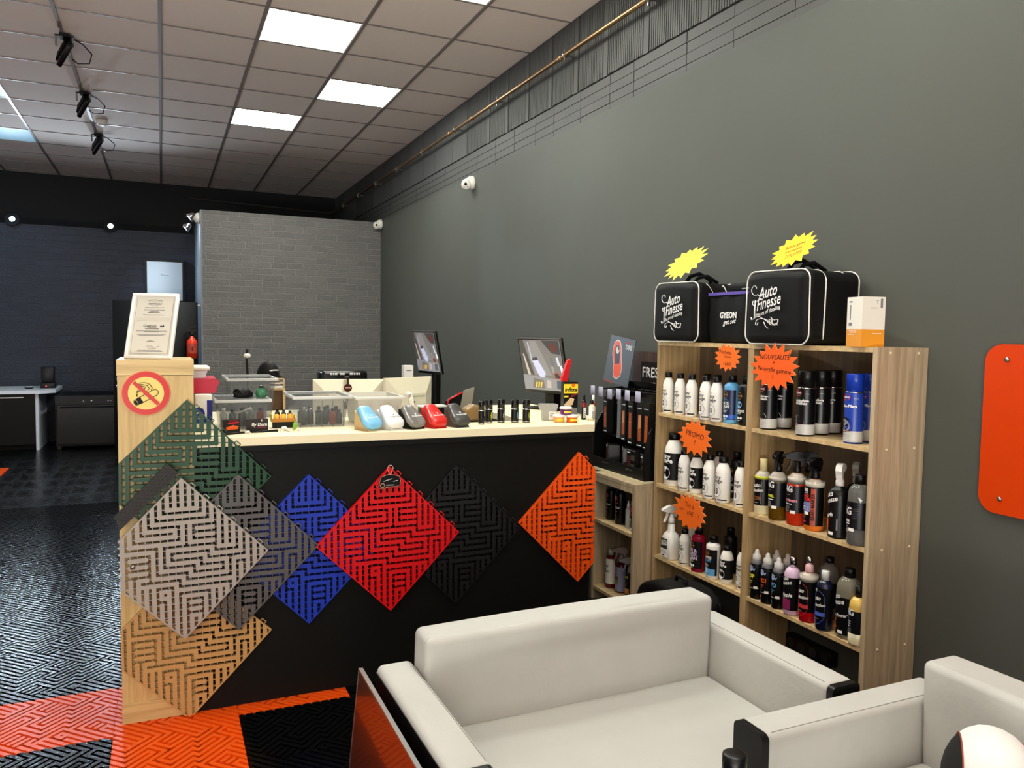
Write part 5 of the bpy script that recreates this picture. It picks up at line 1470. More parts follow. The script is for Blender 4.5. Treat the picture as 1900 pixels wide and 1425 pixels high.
garage(at_shelf('detailing_bottle', 'black banded white bottle behind the slim number 5 bottle', 'bottle', 2.265, 2.585, 0.333, None), 0.0277, 0.16, '8', True)
garage(at_shelf('detailing_bottle', 'grey looking bottle in the shade behind the slim white one, lower left shelf', 'bottle', 2.27, 2.97, 0.333, None), 0.0277, 0.18, '7')


def aerosol(t, r, h, kind):
    body = mat('can_blue', (34, 66, 168), 0.3) if kind == 'tyre' else mat('can_black', (7, 7, 9), 0.3)
    capm = mat('can_cap_blue', (16, 58, 176), 0.3) if kind == 'tyre' else BLACK
    part('body', 'a%s%.3f' % (kind, r), lambda b: b.lathe([(r * 0.95, 0), (r, 0.004), (r, h * 0.715), (r * 0.94, h * 0.735)], body, 28), t)
    part('cap', 'ac%s%.3f' % (kind, r), lambda b: b.lathe([(r * 0.93, h * 0.74), (r * 0.93, h * 0.985), (r * 0.88, h), (0, h)], capm, 26), t)
    part('seam_ring', 'ar%.3f' % r, lambda b: b.lathe([(r * 0.985, h * 0.725), (r * 1.01, h * 0.733), (r * 0.96, h * 0.742)], CHROME, 26), t)

    def lab(b):
        q = r + 0.0005
        b.band(q - 0.0002, h * 0.175, h * 0.7, -PI * r, PI * r * 0.99, body, 28)
        b.band(q, 0.006, h * 0.18, -PI * r, PI * r * 0.99, mat('can_silver', (196, 196, 192), 0.35), 28)
        ov = [(-0.006 + 0.0165 * math.cos(i * PI / 12), h * 0.66 + 0.0105 * math.sin(i * PI / 12)) for i in range(24)]
        b.add([((q + 0.0004) * math.sin(x / q), -(q + 0.0004) * math.cos(x / q), z) for x, z in ov], [tuple(range(24))], RED)
        b.text('NIGRIN', 0.0085, WINK, (-0.006, h * 0.66), wrap=q + 0.0012, bold=0.03)
        b.text('----', 0.012, WINK, (0.03, h * 0.65), wrap=q + 0.0006)
        if kind == 'tyre':
            b.text('Reifen-Pflege', 0.0125, WINK, (0.0, h * 0.535), wrap=q + 0.0006, bold=0.04)
            for rad, m_ in ((0.032, mat('tyre_print', (22, 22, 26), 0.5)), (0.023, mat('rim_print', (150, 150, 156), 0.3))):
                pts = [(-0.012 + rad * math.cos(i * PI / 16), h * 0.245 + rad * math.sin(i * PI / 16)) for i in range(33)]
                pts = [(x, max(z, h * 0.182)) for x, z in pts]
                b.add([((q + 0.0004 + (0.0004 if rad < 0.03 else 0)) * math.sin(x / q), -(q + 0.0004 + (0.0004 if rad < 0.03 else 0)) * math.cos(x / q), z) for x, z in pts] + [((q + 0.0008) * math.sin(-0.012 / q), -(q + 0.0008) * math.cos(-0.012 / q), h * 0.245)], [(i, i + 1, 33) for i in range(32)], m_)
            for k in range(5):
                a = k * 2 * PI / 5 + 0.3
                p = [(-0.012 + 0.018 * math.cos(a + d), max(h * 0.184, h * 0.245 + 0.018 * math.sin(a + d))) for d in (-0.25, 0.25)] + [(-0.012, h * 0.245)]
                b.add([((q + 0.0014) * math.sin(x / q), -(q + 0.0014) * math.cos(x / q), z) for x, z in p], [(0, 1, 2)], mat('tyre_print'))
        else:
            s1 = 'Reiniger-\nSchaum' if kind == 'foam' else 'Cockpitpflege\nMatt-Effekt'
            b.text(s1, 0.0125, WINK, (0.002, h * 0.52), wrap=q + 0.0006, bold=0.04)
            gm = mat('car_print', (176, 180, 184), 0.3)
            pts = [(-0.026, h * 0.19), (-0.026, h * 0.29), (-0.008, h * 0.31), (0.006, h * 0.28), (0.017, h * 0.235), (0.02, h * 0.19)] if kind == 'foam' else [(-0.01, h * 0.2), (-0.02, h * 0.29), (-0.012, h * 0.32), (0.0, h * 0.315), (0.012, h * 0.27), (0.022, h * 0.22), (0.02, h * 0.195)]
            b.add([((q + 0.0004) * math.sin(x / q), -(q + 0.0004) * math.cos(x / q), z) for x, z in pts], [tuple(range(len(pts)))], gm)
            p2 = [(x * 0.6 - 0.003, h * 0.25 + (z - h * 0.25) * 0.55) for x, z in pts]
            b.add([((q + 0.0008) * math.sin(x / q), -(q + 0.0008) * math.cos(x / q), z) for x, z in p2], [tuple(range(len(pts)))], mat('glass_print', (52, 60, 68), 0.3))
        b.tube([((q + 0.001) * math.sin(x / q), -(q + 0.001) * math.cos(x / q), z) for x, z in ((-0.026, h * 0.16), (-0.008, h * 0.162), (0.002, h * 0.18), (0.012, h * 0.181))], 0.001, DKRED, 4)
        for k in range(4):
            b.text('----------', 0.011, GINK, (-0.006, h * (0.05 + 0.025 * k)), wrap=q + 0.0006)
    part('label', 'al%s%.3f' % (kind, r), lab, t)


G3 = 'spray cans on the upper right shelf'
for (x, y, r, kd, lb) in ((2.174, 2.395, 0.0325, 'foam', 'black foam cleaner can under the left of the big orange star'), (2.252, 2.398, 0.0325, 'foam', 'black foam cleaner can in the second row behind its twin'),
                          (2.169, 2.196, 0.0335, 'matt', 'black cockpit care can, frontmost of three in line'), (2.25, 2.205, 0.0335, 'matt', 'black cockpit care can, middle of three in line'), (2.33, 2.215, 0.0335, 'matt', 'black cockpit care can, rearmost of three in line'),
                          (2.178, 1.983, 0.0315, 'tyre', 'blue tyre care can, front one beside the end panel'), (2.258, 1.988, 0.0315, 'tyre', 'blue tyre care can standing behind the front blue one')):
    if x > 2.31:
        x = 2.318
    aerosol(at_shelf('aerosol_can', lb, 'can', x, y, 1.012, G3), r, 0.24, kd)

# right column, middle shelf
LABN = mat('label_night_blue', (9, 10, 18), 0.35, spec=0.4)
Z2 = 0.674
PRICE = lambda b, q, x, z: b.band(q + 0.0006, z, z + 0.011, x, x + 0.02, PAPER, 4)
LB = mat('label_black', (8, 8, 10), 0.35, spec=0.4)


def art_leather(b, q):
    for x in (-0.03, 0.022):
        b.tube([(q * math.sin(x / q), -q * math.cos(x / q), 0.045), (q * math.sin(x / q), -q * math.cos(x / q), 0.13)], 0.0006, WINK, 4)
    b.text('Auto', 0.022, WINK, (-0.005, 0.115), wrap=q, bold=0.03, rot=0.12, shear=0.3); b.text('Perfection', 0.016, WINK, (-0.004, 0.095), wrap=q, bold=0.03, rot=0.12, shear=0.3)
    b.band(q, 0.058, 0.072, -0.028, 0.02, mat('label_brown', (120, 74, 36), 0.4), 8); b.text('HIDE', 0.01, INK, (-0.004, 0.065), wrap=q + 0.0005, bold=0.03)
    b.text('--------', 0.012, WINK, (-0.008, 0.048), wrap=q)


t = at_shelf('care_bottle', 'bottle with a cream cap and base, leftmost on the middle right shelf', 'bottle', 2.168, 2.405, Z2, None)
round_bottle(t, 'hide', 0.033, 0.22, 0.78, mat('cream_liquid', (226, 216, 176), 0.25), LB, (0.17, 0.64), art_leather, cap=lambda b: b.lathe([(0.0145, 0.17), (0.0145, 0.218), (0.0125, 0.22), (0, 0.22)], mat('cream_cap', (222, 208, 150), 0.4), 18), level=0.86)
b = MB(); b.lathe([(0.0334, 0.142), (0.0334, 0.15), (0.0325, 0.152)], LIME, 26); b.build('filling_line', t)


def art_ag(main):
    def f(b, q):
        b.text('AG', 0.034, WINK, (-0.006, 0.135), wrap=q, bold=0.03, sx=0.85)
        b.text('-----', 0.01, WINK, (-0.006, 0.115), wrap=q)
        b.text(main[0], 0.0125, main[1], (-0.006, 0.092), wrap=q, bold=0.05)
        b.band(q, 0.078, 0.081, -0.03, 0.012, WINK, 6)
        for k in range(4):
            b.text('-------', 0.011, WINK, (-0.01, 0.071 - 0.006 * k), wrap=q)
        PRICE(b, q, 0.006, 0.045)
    return f


t = at_shelf('care_bottle', 'amber brown trigger bottle with a navy label on the middle right shelf', 'spray bottle', 2.158, 2.312, Z2, None)
round_bottle(t, 'brown', 0.0335, 0.19, 0.97, liquid('brown', (128, 92, 20), 0.5), LABN, (0.27, 0.76), art_ag(('WHEEL', LIME)), trig=(BLACK,), level=0.9, lz=0.5)
t = at_shelf('care_bottle', 'orange red trigger bottle with a navy label on the middle right shelf', 'spray bottle', 2.165, 2.222, Z2, None)
round_bottle(t, 'orange', 0.0345, 0.2, 0.97, liquid('orange', (222, 62, 28), 0.35), LABN, (0.24, 0.74), art_ag(('RAPID FINISH', mat('ink_rose', (216, 140, 150), 0.4))), trig=(BLACK,), level=0.93, lz=-0.55)


def art_bead(b, q):
    b.band(q, 0.02, 0.155, 0.014, 0.032, mat('label_fade', (170, 70, 50), 0.4), 6)
    b.band(q, 0.07, 0.105, -0.034, 0.013, mat('bead_print', (120, 128, 176), 0.4), 10)
    b.text('P&S', 0.016, WINK, (-0.012, 0.148), wrap=q, bold=0.05); b.text('------', 0.011, WINK, (-0.01, 0.138), wrap=q, bold=0.05)
    b.text('BEAD\nMAKER', 0.015, mat('ink_red_pink', (226, 60, 60), 0.4), (-0.012, 0.12), wrap=q + 0.0004, bold=0.04)
    b.text('BEAD MAKER', 0.0165, INK, (0.023, 0.088), wrap=q + 0.0005, bold=0.03, rot=PI / 2)
    for k in range(9):
        ring(b, q + 0.0006, -0.03 + 0.0105 * (k % 4), 0.076 + 0.009 * (k // 4), 0.0014, WINK, WINK)
    for k in range(4):
        b.text('------', 0.01, WINK, (-0.016, 0.066 - 0.006 * k), wrap=q)
    b.band(q + 0.0005, 0.03, 0.036, -0.024, -0.004, PINK, 4); PRICE(b, q, -0.012, 0.058)


t = at_shelf('care_bottle', 'orange and black trigger bottle with upright lettering on the middle right shelf', 'spray bottle', 2.165, 2.132, Z2, None)
round_bottle(t, 'bead', 0.0345, 0.2, 0.93, mat('orange_milk', (226, 120, 40), 0.25), LB, (0.1, 0.8), art_bead, trig=(BLACK,), level=0.96, lz=0.25)


def art_black(b, q):
    b.text('Auto\nFinesse', 0.024, WINK, (-0.016, 0.14), wrap=q, bold=0.02, rot=0.35, shear=0.3); b.text('Tough', 0.02, WINK, (-0.02, 0.077), wrap=q, bold=0.03, rot=0.3, shear=0.3)
    b.band(q, 0.02, 0.062, -0.045, -0.026, mat('teal_print', (60, 140, 130), 0.4), 4); b.band(q + 0.0002, 0.02, 0.066, -0.03, -0.014, ORANGE, 4); PRICE(b, q, -0.01, 0.012); b.band(q + 0.0005, 0.03, 0.07, 0.02, 0.025, GINK, 3)


t = at_shelf('care_bottle', 'matt black bottle with a white trigger on the middle right shelf', 'spray bottle', 2.166, 2.02, Z2, None)
round_bottle(t, 'black', 0.035, 0.185, 0.98, BLACK, LB, (0.03, 0.82), art_black, trig=(mat('milky_trigger', (226, 224, 218), 0.35),), lz=-2.6)
t = at_shelf('care_bottle', 'bottle with a clear trigger in the back row behind the matt black one', 'spray bottle', 2.262, 2.035, Z2, None)
round_bottle(t, 'black2', 0.035, 0.185, 0.98, BLACK, None, None, None, trig=(mat('smoky_trigger', (180, 178, 172), 0.2, alpha=0.55),), lz=-2.6)
t = at_shelf('care_bottle', 'bottle with a black trigger in the back row behind the orange one', 'spray bottle', 2.262, 2.262, Z2, None)
round_bottle(t, 'brown2', 0.0335, 0.19, 0.97, liquid('brown', (128, 92, 20)), LABN, (0.27, 0.76), art_ag(('WHEEL', LIME)), trig=(BLACK,), lz=-0.6)


def art_clear(b, q):
    b.text('AG', 0.036, WINK, (-0.018, 0.115), wrap=q, bold=0.03, sx=0.85); b.band(q, 0.078, 0.086, -0.03, -0.004, mat('label_cream', (206, 202, 186), 0.4), 5); b.band(q, 0.071, 0.074, -0.03, -0.004, WINK, 5)
    for k in range(4):
        b.text('------', 0.01, WINK, (-0.018, 0.064 - 0.006 * k), wrap=q)
    for k in range(6):
        b.text('------', 0.01, GINK, (0.018, 0.125 - 0.006 * k), wrap=q)
    PRICE(b, q, -0.006, 0.048)


M_WATER = mat('clear_fluid_bottle', (205, 205, 200), 0.06, trans=0.85, ior=1.33)
t = at_shelf('care_bottle', 'clear bottle with a black cap against the end panel, middle right shelf', 'bottle', 2.156, 1.925, Z2, None)
round_bottle(t, 'clear', 0.0365, 0.238, 0.87, M_WATER, LABN, (0.23, 0.62), art_clear, cap=lambda b: b.lathe([(0.0175, 0.207), (0.0175, 0.236), (0.016, 0.238), (0, 0.238)], BLACK, 20))

# right column, lower shelf
Z3 = 0.333


def polish(t, col, txt):
    r, h = 0.0238, 0.196
    part('body', 'pol', lambda b: b.lathe([(r * 0.95, 0), (r, 0.004), (r, h * 0.68), (r * 0.9, h * 0.75), (r * 0.55, h * 0.8)], BLACK, 22), t)
    part('cap', 'polc', lambda b: b.lathe([(r * 0.72, h * 0.785), (r * 0.74, h * 0.79), (r * 0.7, h * 0.89), (r * 0.4, h * 0.91), (r * 0.38, h * 0.96), (r * 0.2, h), (0, h)], mat('pale_grey_cap', (196, 194, 188), 0.4), 20), t)
    part('shoulder', 'pols', lambda b: b.lathe([(r * 1.01, h * 0.66), (r * 0.91, h * 0.752), (r * 0.6, h * 0.8)], mat('dark_silver', (96, 98, 100), 0.35), 22), t)

    def lab(b):
        q = r + 0.0005
        ring(b, q, -0.006, h * 0.62, 0.0115, mat('fish_blue', (150, 168, 206), 0.4), mat('fish_blue')); b.add([((q + 0.0006) * math.sin(x / q), -(q + 0.0006) * math.cos(x / q), z) for x, z in ((0.002, h * 0.6), (0.016, h * 0.63), (0.011, h * 0.58), (0.014, h * 0.56))], [(0, 3, 2, 1)], mat('fish_blue'))
        b.text(txt, 0.021, col, (-0.002, h * 0.46), wrap=q, bold=0.05); b.text('-----', 0.012, col, (-0.004, h * 0.37), wrap=q, bold=0.03); b.text('----', 0.01, col, (-0.006, h * 0.33), wrap=q, bold=0.03)
        b.band(q, h * 0.215, h * 0.222, -0.03, 0.03, WINK, 8); b.text('M', 0.014, col, (-0.012, h * 0.13), wrap=q, bold=0.06); b.band(q + 0.0003, h * 0.21, h * 0.26, 0.01, 0.026, PAPER, 4)
    part('label', 'poll' + txt, lab, t)


G4 = 'slim black polish bottles on the lower right shelf'
polish(at_shelf('polish_bottle', 'slim black polish bottle with yellow print, leftmost of three in front', 'bottle', 2.158, 2.413, Z3, G4), LIME, 'OP')
polish(at_shelf('polish_bottle', 'slim black polish bottle with orange print, middle of three in front', 'bottle', 2.157, 2.35, Z3, G4), ORANGE, 'HC1')
polish(at_shelf('polish_bottle', 'slim black polish bottle with light blue print, rightmost of three in front', 'bottle', 2.155, 2.288, Z3, G4), SKY, 'PO')
polish(at_shelf('polish_bottle', 'slim dark polish bottle behind the orange printed one', 'bottle', 2.225, 2.375, Z3, G4), ORANGE, 'HC1')
polish(at_shelf('polish_bottle', 'slim dark polish bottle behind the light blue printed one', 'bottle', 2.225, 2.315, Z3, G4), SKY, 'PO')


def art_script(word, wm, foot):
    def f(b, q):
        b.text('Auto\nFinesse', 0.02, WINK, (-0.008, 0.128), wrap=q, bold=0.02, rot=0.25, shear=0.3)
        b.text(word, 0.02, WINK, (-0.004, 0.075), wrap=q, bold=0.03, shear=0.3, rot=0.1)
        if foot:
            b.band(q, 0.022, 0.062, -0.034, 0.02, foot, 10); b.text('-------', 0.012, wm, (-0.006, 0.045), wrap=q + 0.0004)
    return f


t = at_shelf('care_bottle', 'pale lilac bottle with a chrome cap on the lower right shelf', 'bottle', 2.158, 2.218, Z3, None)
round_bottle(t, 'lilac', 0.0308, 0.218, 0.82, mat('lilac_milk', (214, 184, 210), 0.25), LB, (0.09, 0.66), art_script('Tripple', PINK, mat('label_magenta', (130, 36, 84), 0.4)), cap=lambda b: b.lathe([(0.0125, 0.176), (0.0125, 0.216), (0.011, 0.218), (0, 0.218)], CHROME, 18))


def art_perf(line):
    def f(b, q):
        pts = [(-0.03, 0.03), (-0.03, 0.1), (-0.022, 0.128), (0.004, 0.142), (0.018, 0.132), (0.023, 0.12), (0.023, 0.045), (0.014, 0.034), (0.002, 0.022), (-0.02, 0.026)]
        b.tube([(q * math.sin(x / q), -q * math.cos(x / q), z) for x, z in pts], 0.0007, line, 4, closed=True); ring(b, q, -0.012, 0.142, 0.005, WINK)
        b.text('Auto', 0.02, WINK, (-0.012, 0.113), wrap=q, bold=0.03, shear=0.3, rot=0.15); b.text('Perfection', 0.0155, WINK, (-0.006, 0.09), wrap=q, bold=0.03, shear=0.3, rot=0.12)
        b.band(q, 0.052, 0.066, -0.032, 0.026, line, 8); b.text('-------', 0.011, WINK, (-0.01, 0.042), wrap=q)
    return f


t = at_shelf('care_bottle', 'bright red bottle with a tall dispenser cap on the lower right shelf', 'bottle', 2.162, 2.14, Z3, None)
round_bottle(t, 'redp', 0.033, 0.238, 0.76, liquid('red', (206, 16, 34), 0.25), LB, (0.16, 0.63), art_perf(mat('line_red', (196, 60, 60), 0.4)), cap=lambda b: (b.lathe([(0.0145, 0.183), (0.0155, 0.185), (0.0145, 0.206), (0.008, 0.212)], mat('rose_cap', (222, 176, 180), 0.35), 18), b.lathe([(0.0085, 0.21), (0.0095, 0.236), (0, 0.238)], CHROME, 14)), level=0.95)
t = at_shelf('care_bottle', 'dome topped bottle in the back row behind the bright red one', 'bottle', 2.26, 2.14, Z3, None)
round_bottle(t, 'dome', 0.04, 0.23, 0.88, mat('smoke_bottle', (120, 116, 110), 0.15, alpha=0.7), LB, (0.2, 0.6), lambda b, q: b.text('Auto', 0.02, WINK, (0, 0.1), wrap=q), cap=lambda b: b.lathe([(0.016, 0.2), (0.016, 0.228), (0, 0.23)], BLACK, 16))
t = at_shelf('care_bottle', 'dark navy bottle with a white flip cap on the lower right shelf', 'bottle', 2.153, 2.055, Z3, None)
round_bottle(t, 'navyp', 0.0295, 0.212, 0.84, mat('navy_bottle', (16, 22, 48), 0.2), LB, (0.2, 0.72), art_perf(mat('line_blue', (70, 100, 190), 0.4)), cap=lambda b: b.lathe([(0.0135, 0.178), (0.0135, 0.21), (0.0115, 0.212), (0, 0.212)], mat('milky_cap', (220, 222, 222), 0.3), 18))


def art_power(b, q):
    b.text('Auto\nFinesse', 0.024, WINK, (-0.022, 0.132), wrap=q, bold=0.02, rot=0.25, shear=0.3); b.text('Iron Power', 0.017, WINK, (-0.012, 0.078), wrap=q, bold=0.03, shear=0.3, rot=0.15)
    b.text('K', 0.04, ORANGE, (-0.026, 0.05), wrap=q, bold=0.04); b.band(q, 0.02, 0.046, -0.046, -0.02, ORANGE, 5); PRICE(b, q, -0.006, 0.018)


t = at_shelf('care_bottle', 'large clear bottle with a black cap and black label, lower right shelf', 'bottle', 2.178, 1.97, Z3, None)
round_bottle(t, 'power', 0.0415, 0.241, 0.88, mat('clear_fluid_big', (222, 218, 196), 0.06, trans=0.8, ior=1.33), LB, (0.06, 0.6), art_power, cap=lambda b: b.lathe([(0.0185, 0.21), (0.0185, 0.239), (0.017, 0.241), (0, 0.241)], BLACK, 20))


def art_agy(b, q):
    b.text('AG', 0.03, WINK, (-0.01, 0.112), wrap=q, bold=0.03, sx=0.85); b.text('--', 0.014, NAVY, (-0.008, 0.095), wrap=q)
    for k in range(3):
        b.text('----', 0.014, WINK, (-0.012, 0.082 - 0.008 * k), wrap=q, bold=0.03)
    for k in range(4):
        b.text('-------', 0.01, WINK, (-0.012, 0.056 - 0.006 * k), wrap=q)
    PRICE(b, q, 0.0, 0.028)


t = at_shelf('care_bottle', 'yellow and cream bottle with a black cap against the end panel, lower right shelf', 'bottle', 2.153, 1.906, Z3, None)
round_bottle(t, 'agy', 0.0295, 0.205, 0.8, mat('honey_bottle', (218, 182, 92), 0.15), LABN, (0.2, 0.58), art_agy, cap=lambda b: b.lathe([(0.0125, 0.163), (0.0125, 0.203), (0, 0.205)], BLACK, 16))
b = MB(); b.lathe([(0.028, 0.001), (0.0299, 0.006), (0.0299, 0.05)], mat('cream_liquid'), 24); b.build('cream_layer', t)

# narrow shelf bottles
ZN1, ZN2 = 0.424, 0.072
KR = mat('label_rose', (206, 70, 86), 0.4)


def koch(t, r, h, capm, key):
    part('body', key, lambda b: b.lathe([(r * 0.95, 0), (r, 0.004), (r, h * 0.84), (r * 0.9, h * 0.88), (r * 0.5, h * 0.9)], BLACK, 22), t)
    part('cap', key + 'c', lambda b: b.lathe([(r * 0.55, h * 0.89), (r * 0.55, h * 0.99), (0, h)], capm, 16), t)

    def lab(b):
        q = r + 0.0005
        ring(b, q, -0.004, h * 0.72, r * 0.55, KR, KR); b.text('K', r * 0.7, WINK, (-0.004, h * 0.72), wrap=q + 0.0006); b.band(q, h * 0.58, h * 0.6, -r * 0.9, r * 0.6, KR, 6)
        b.text('Pol Star', r * 0.62, WINK, (-0.002, h * 0.46), wrap=q, bold=0.02, shear=0.3); b.text('---', r * 0.7, WINK, (0.002, h * 0.36), wrap=q)
        for k in range(3):
            b.text('------', r * 0.4, WINK, (-0.002, h * (0.14 + 0.05 * k)), wrap=q)
    part('label', key + 'l', lab, t)


koch(at_shelf('cleaner_bottle', 'black bottle with a pink round mark and grey top, narrow shelf', 'bottle', 2.105, 3.445, ZN1 + 0.0003, None), 0.0232, 0.175, mat('smoke_cap', (60, 62, 66), 0.3), 'k1')
koch(at_shelf('cleaner_bottle', 'wider black bottle with a pink round mark, narrow shelf', 'bottle', 2.1, 3.345, ZN1 + 0.0003, None), 0.0262, 0.182, BLACK, 'k2')
t = at_shelf('cleaner_bottle', 'small silver pump spray between black bottles on the narrow shelf', 'spray bottle', 2.088, 3.252, ZN1, None)
b = MB(); b.lathe([(0.0135, 0), (0.014, 0.003), (0.014, 0.09), (0.008, 0.1)], mat('silver_body', (176, 176, 174), 0.35), 18); b.build('body', t)
b = MB(); b.lathe([(0.0075, 0.099), (0.0075, 0.118), (0.004, 0.122), (0.004, 0.134), (0, 0.135)], WHITE, 14); b.build('pump', t)
b = MB(); b.text('Gtechniq', 0.009, INK, (0, 0.055), wrap=0.0146, rot=PI / 2); ring(b, 0.0146, 0.002, 0.015, 0.005, INK, WINK); b.build('label', t)
t = at_shelf('cleaner_bottle', 'silver shouldered black can with a pink mark, right on the narrow shelf', 'can', 2.09, 3.183, ZN1, None)
b = MB(); b.lathe([(0.028, 0), (0.029, 0.004), (0.029, 0.02)], mat('silver_body'), 22); b.lathe([(0.029, 0.02), (0.029, 0.125)], BLACK, 22); b.lathe([(0.029, 0.125), (0.026, 0.15), (0.014, 0.17)], mat('silver_body'), 22); b.build('body', t)
b = MB(); b.lathe([(0.0145, 0.168), (0.0145, 0.185), (0, 0.186)], WHITE, 16); b.build('cap', t)
b = MB(); ring(b, 0.0296, -0.006, 0.108, 0.014, KR, KR); b.band(0.0296, 0.08, 0.086, -0.026, 0.01, KR, 6); b.text('Fe', 0.016, WINK, (-0.008, 0.058), wrap=0.03, bold=0.03); b.build('label', t)
t = at_shelf('cleaner_bottle', 'dark red bottle with a white cap and label, low on the narrow shelf', 'bottle', 2.105, 3.43, ZN2, None)
round_bottle(t, 'cherry', 0.0285, 0.195, 0.86, liquid('cherry', (112, 16, 34), 0.15), PAPER, (0.12, 0.78), lambda b, q: (b.text('COAT\nof\nCHERRY', 0.016, INK, (-0.004, 0.1), wrap=q, bold=0.03), b.text('------', 0.012, INK, (-0.004, 0.062), wrap=q), b.text('------', 0.012, INK, (-0.004, 0.05), wrap=q), b.text('-----', 0.012, INK, (-0.004, 0.038), wrap=q)), cap=lambda b: b.lathe([(0.0135, 0.17), (0.0135, 0.194), (0, 0.195)], WHITE, 18))
t = at_shelf('cleaner_bottle', 'purple red bottle with a smoky trigger cover, low on the narrow shelf', 'spray bottle', 2.115, 3.345, ZN2, None)
round_bottle(t, 'plum', 0.03, 0.165, 0.92, liquid('plum', (96, 22, 44), 0.2), mat('label_mauve', (136, 140, 170), 0.4), (0.05, 0.8), lambda b, q: (ring(b, q, -0.008, 0.105, 0.012, INK, WINK), b.text('Q', 0.016, INK, (-0.008, 0.105), wrap=q + 0.0006, bold=0.03), b.band(q, 0.052, 0.085, -0.022, 0.016, mat('house_print', (104, 74, 50), 0.4), 6), b.band(q + 0.0004, 0.045, 0.066, -0.006, 0.012, mat('leaf_print', (110, 160, 50), 0.4), 4)), trig=(mat('smoky_trigger2', (150, 130, 126), 0.2, alpha=0.8),), lz=-0.5)
t = at_shelf('cleaner_bottle', 'small yellow labelled spray behind the purple red bottle', 'spray bottle', 2.115, 3.262, ZN2, None)
round_bottle(t, 'yspray', 0.024, 0.13, 0.92, BLACK, LB, (0.05, 0.85), lambda b, q: (b.text('OPT', 0.016, LIME, (0, 0.1), wrap=q, bold=0.04), ring(b, q, -0.002, 0.07, 0.01, GOLD, INK), b.band(q, 0.02, 0.045, -0.02, 0.02, GOLD, 6)), trig=(GREY,), lz=-0.5)
garage(thing('detailing_bottle', 'black capped white bottle at the bottom edge before the sofa', 'bottle', (0.862, 1.0, 0.4345), 0.6), 0.0325, 0.245, '7')

# ------------------------------------------------------------------ bags and box on top of the shelf unit
ZT = 1.3455
M_NYL = mat('black_nylon', (10, 10, 10), 0.65, spec=0.25, bump=0.15, bscale=500)
M_PIPE = mat('pale_piping', (226, 224, 216), 0.5)


def swash(b, s, y):
    T = lambda pts, r: b.tube([(x * s, y, z * s) for x, z in pts], r * s, WINK, 5, sq=0.35)
    b.text('Auto', 0.30 * s, WINK, (0.06 * s, 0.27 * s), y, bold=0.012, shear=0.45, rot=0.18, sx=0.78)
    b.text('Finesse', 0.30 * s, WINK, (0.085 * s, 0.085 * s), y, bold=0.012, shear=0.45, rot=0.2, sx=0.72)
    b.text('the art of detailing', 0.105 * s, WINK, (0.08 * s, -0.08 * s), y, bold=0.01, shear=0.4, rot=0.24, sx=0.85)
    cu = lambda cx, cz, r0, r1, a0, a1, n=18: [(cx + (r0 + (r1 - r0) * i / n) * math.cos(a0 + (a1 - a0) * i / n), cz + (r0 + (r1 - r0) * i / n) * math.sin(a0 + (a1 - a0) * i / n)) for i in range(n + 1)]
    T(cu(-0.26, 0.34, 0.03, 0.13, 0, 5.4), 0.011)
    T([(-0.19, 0.24), (-0.12, 0.2), (-0.04, 0.2), (0.0, 0.24)], 0.011)
    T([(-0.3, 0.12), (-0.32, 0.06), (-0.26, 0.03), (-0.22, 0.1), (-0.16, 0.13)], 0.011)
    T([(-0.24, 0.13), (-0.25, -0.05), (-0.25, -0.2), (-0.32, -0.23), (-0.34, -0.18)], 0.017)
    T(cu(0.27, -0.26, 0.02, 0.1, 1.0, 6.6) + [(0.1, -0.24), (-0.08, -0.2), (-0.2, -0.24), (-0.22, -0.31), (-0.17, -0.33), (-0.15, -0.28)], 0.012)
    T([(0.36, -0.29), (0.2, -0.33), (0.05, -0.24), (-0.12, -0.17), (-0.24, -0.19)], 0.012)
    T([(0.38, -0.33), (0.2, -0.3), (0.02, -0.21)], 0.01)
    T([(0.12, -0.39), (0.05, -0.35), (0.0, -0.27)], 0.01)
    T(cu(0.17, -0.24, 0.02, 0.055, 2.0, 8.0), 0.009)


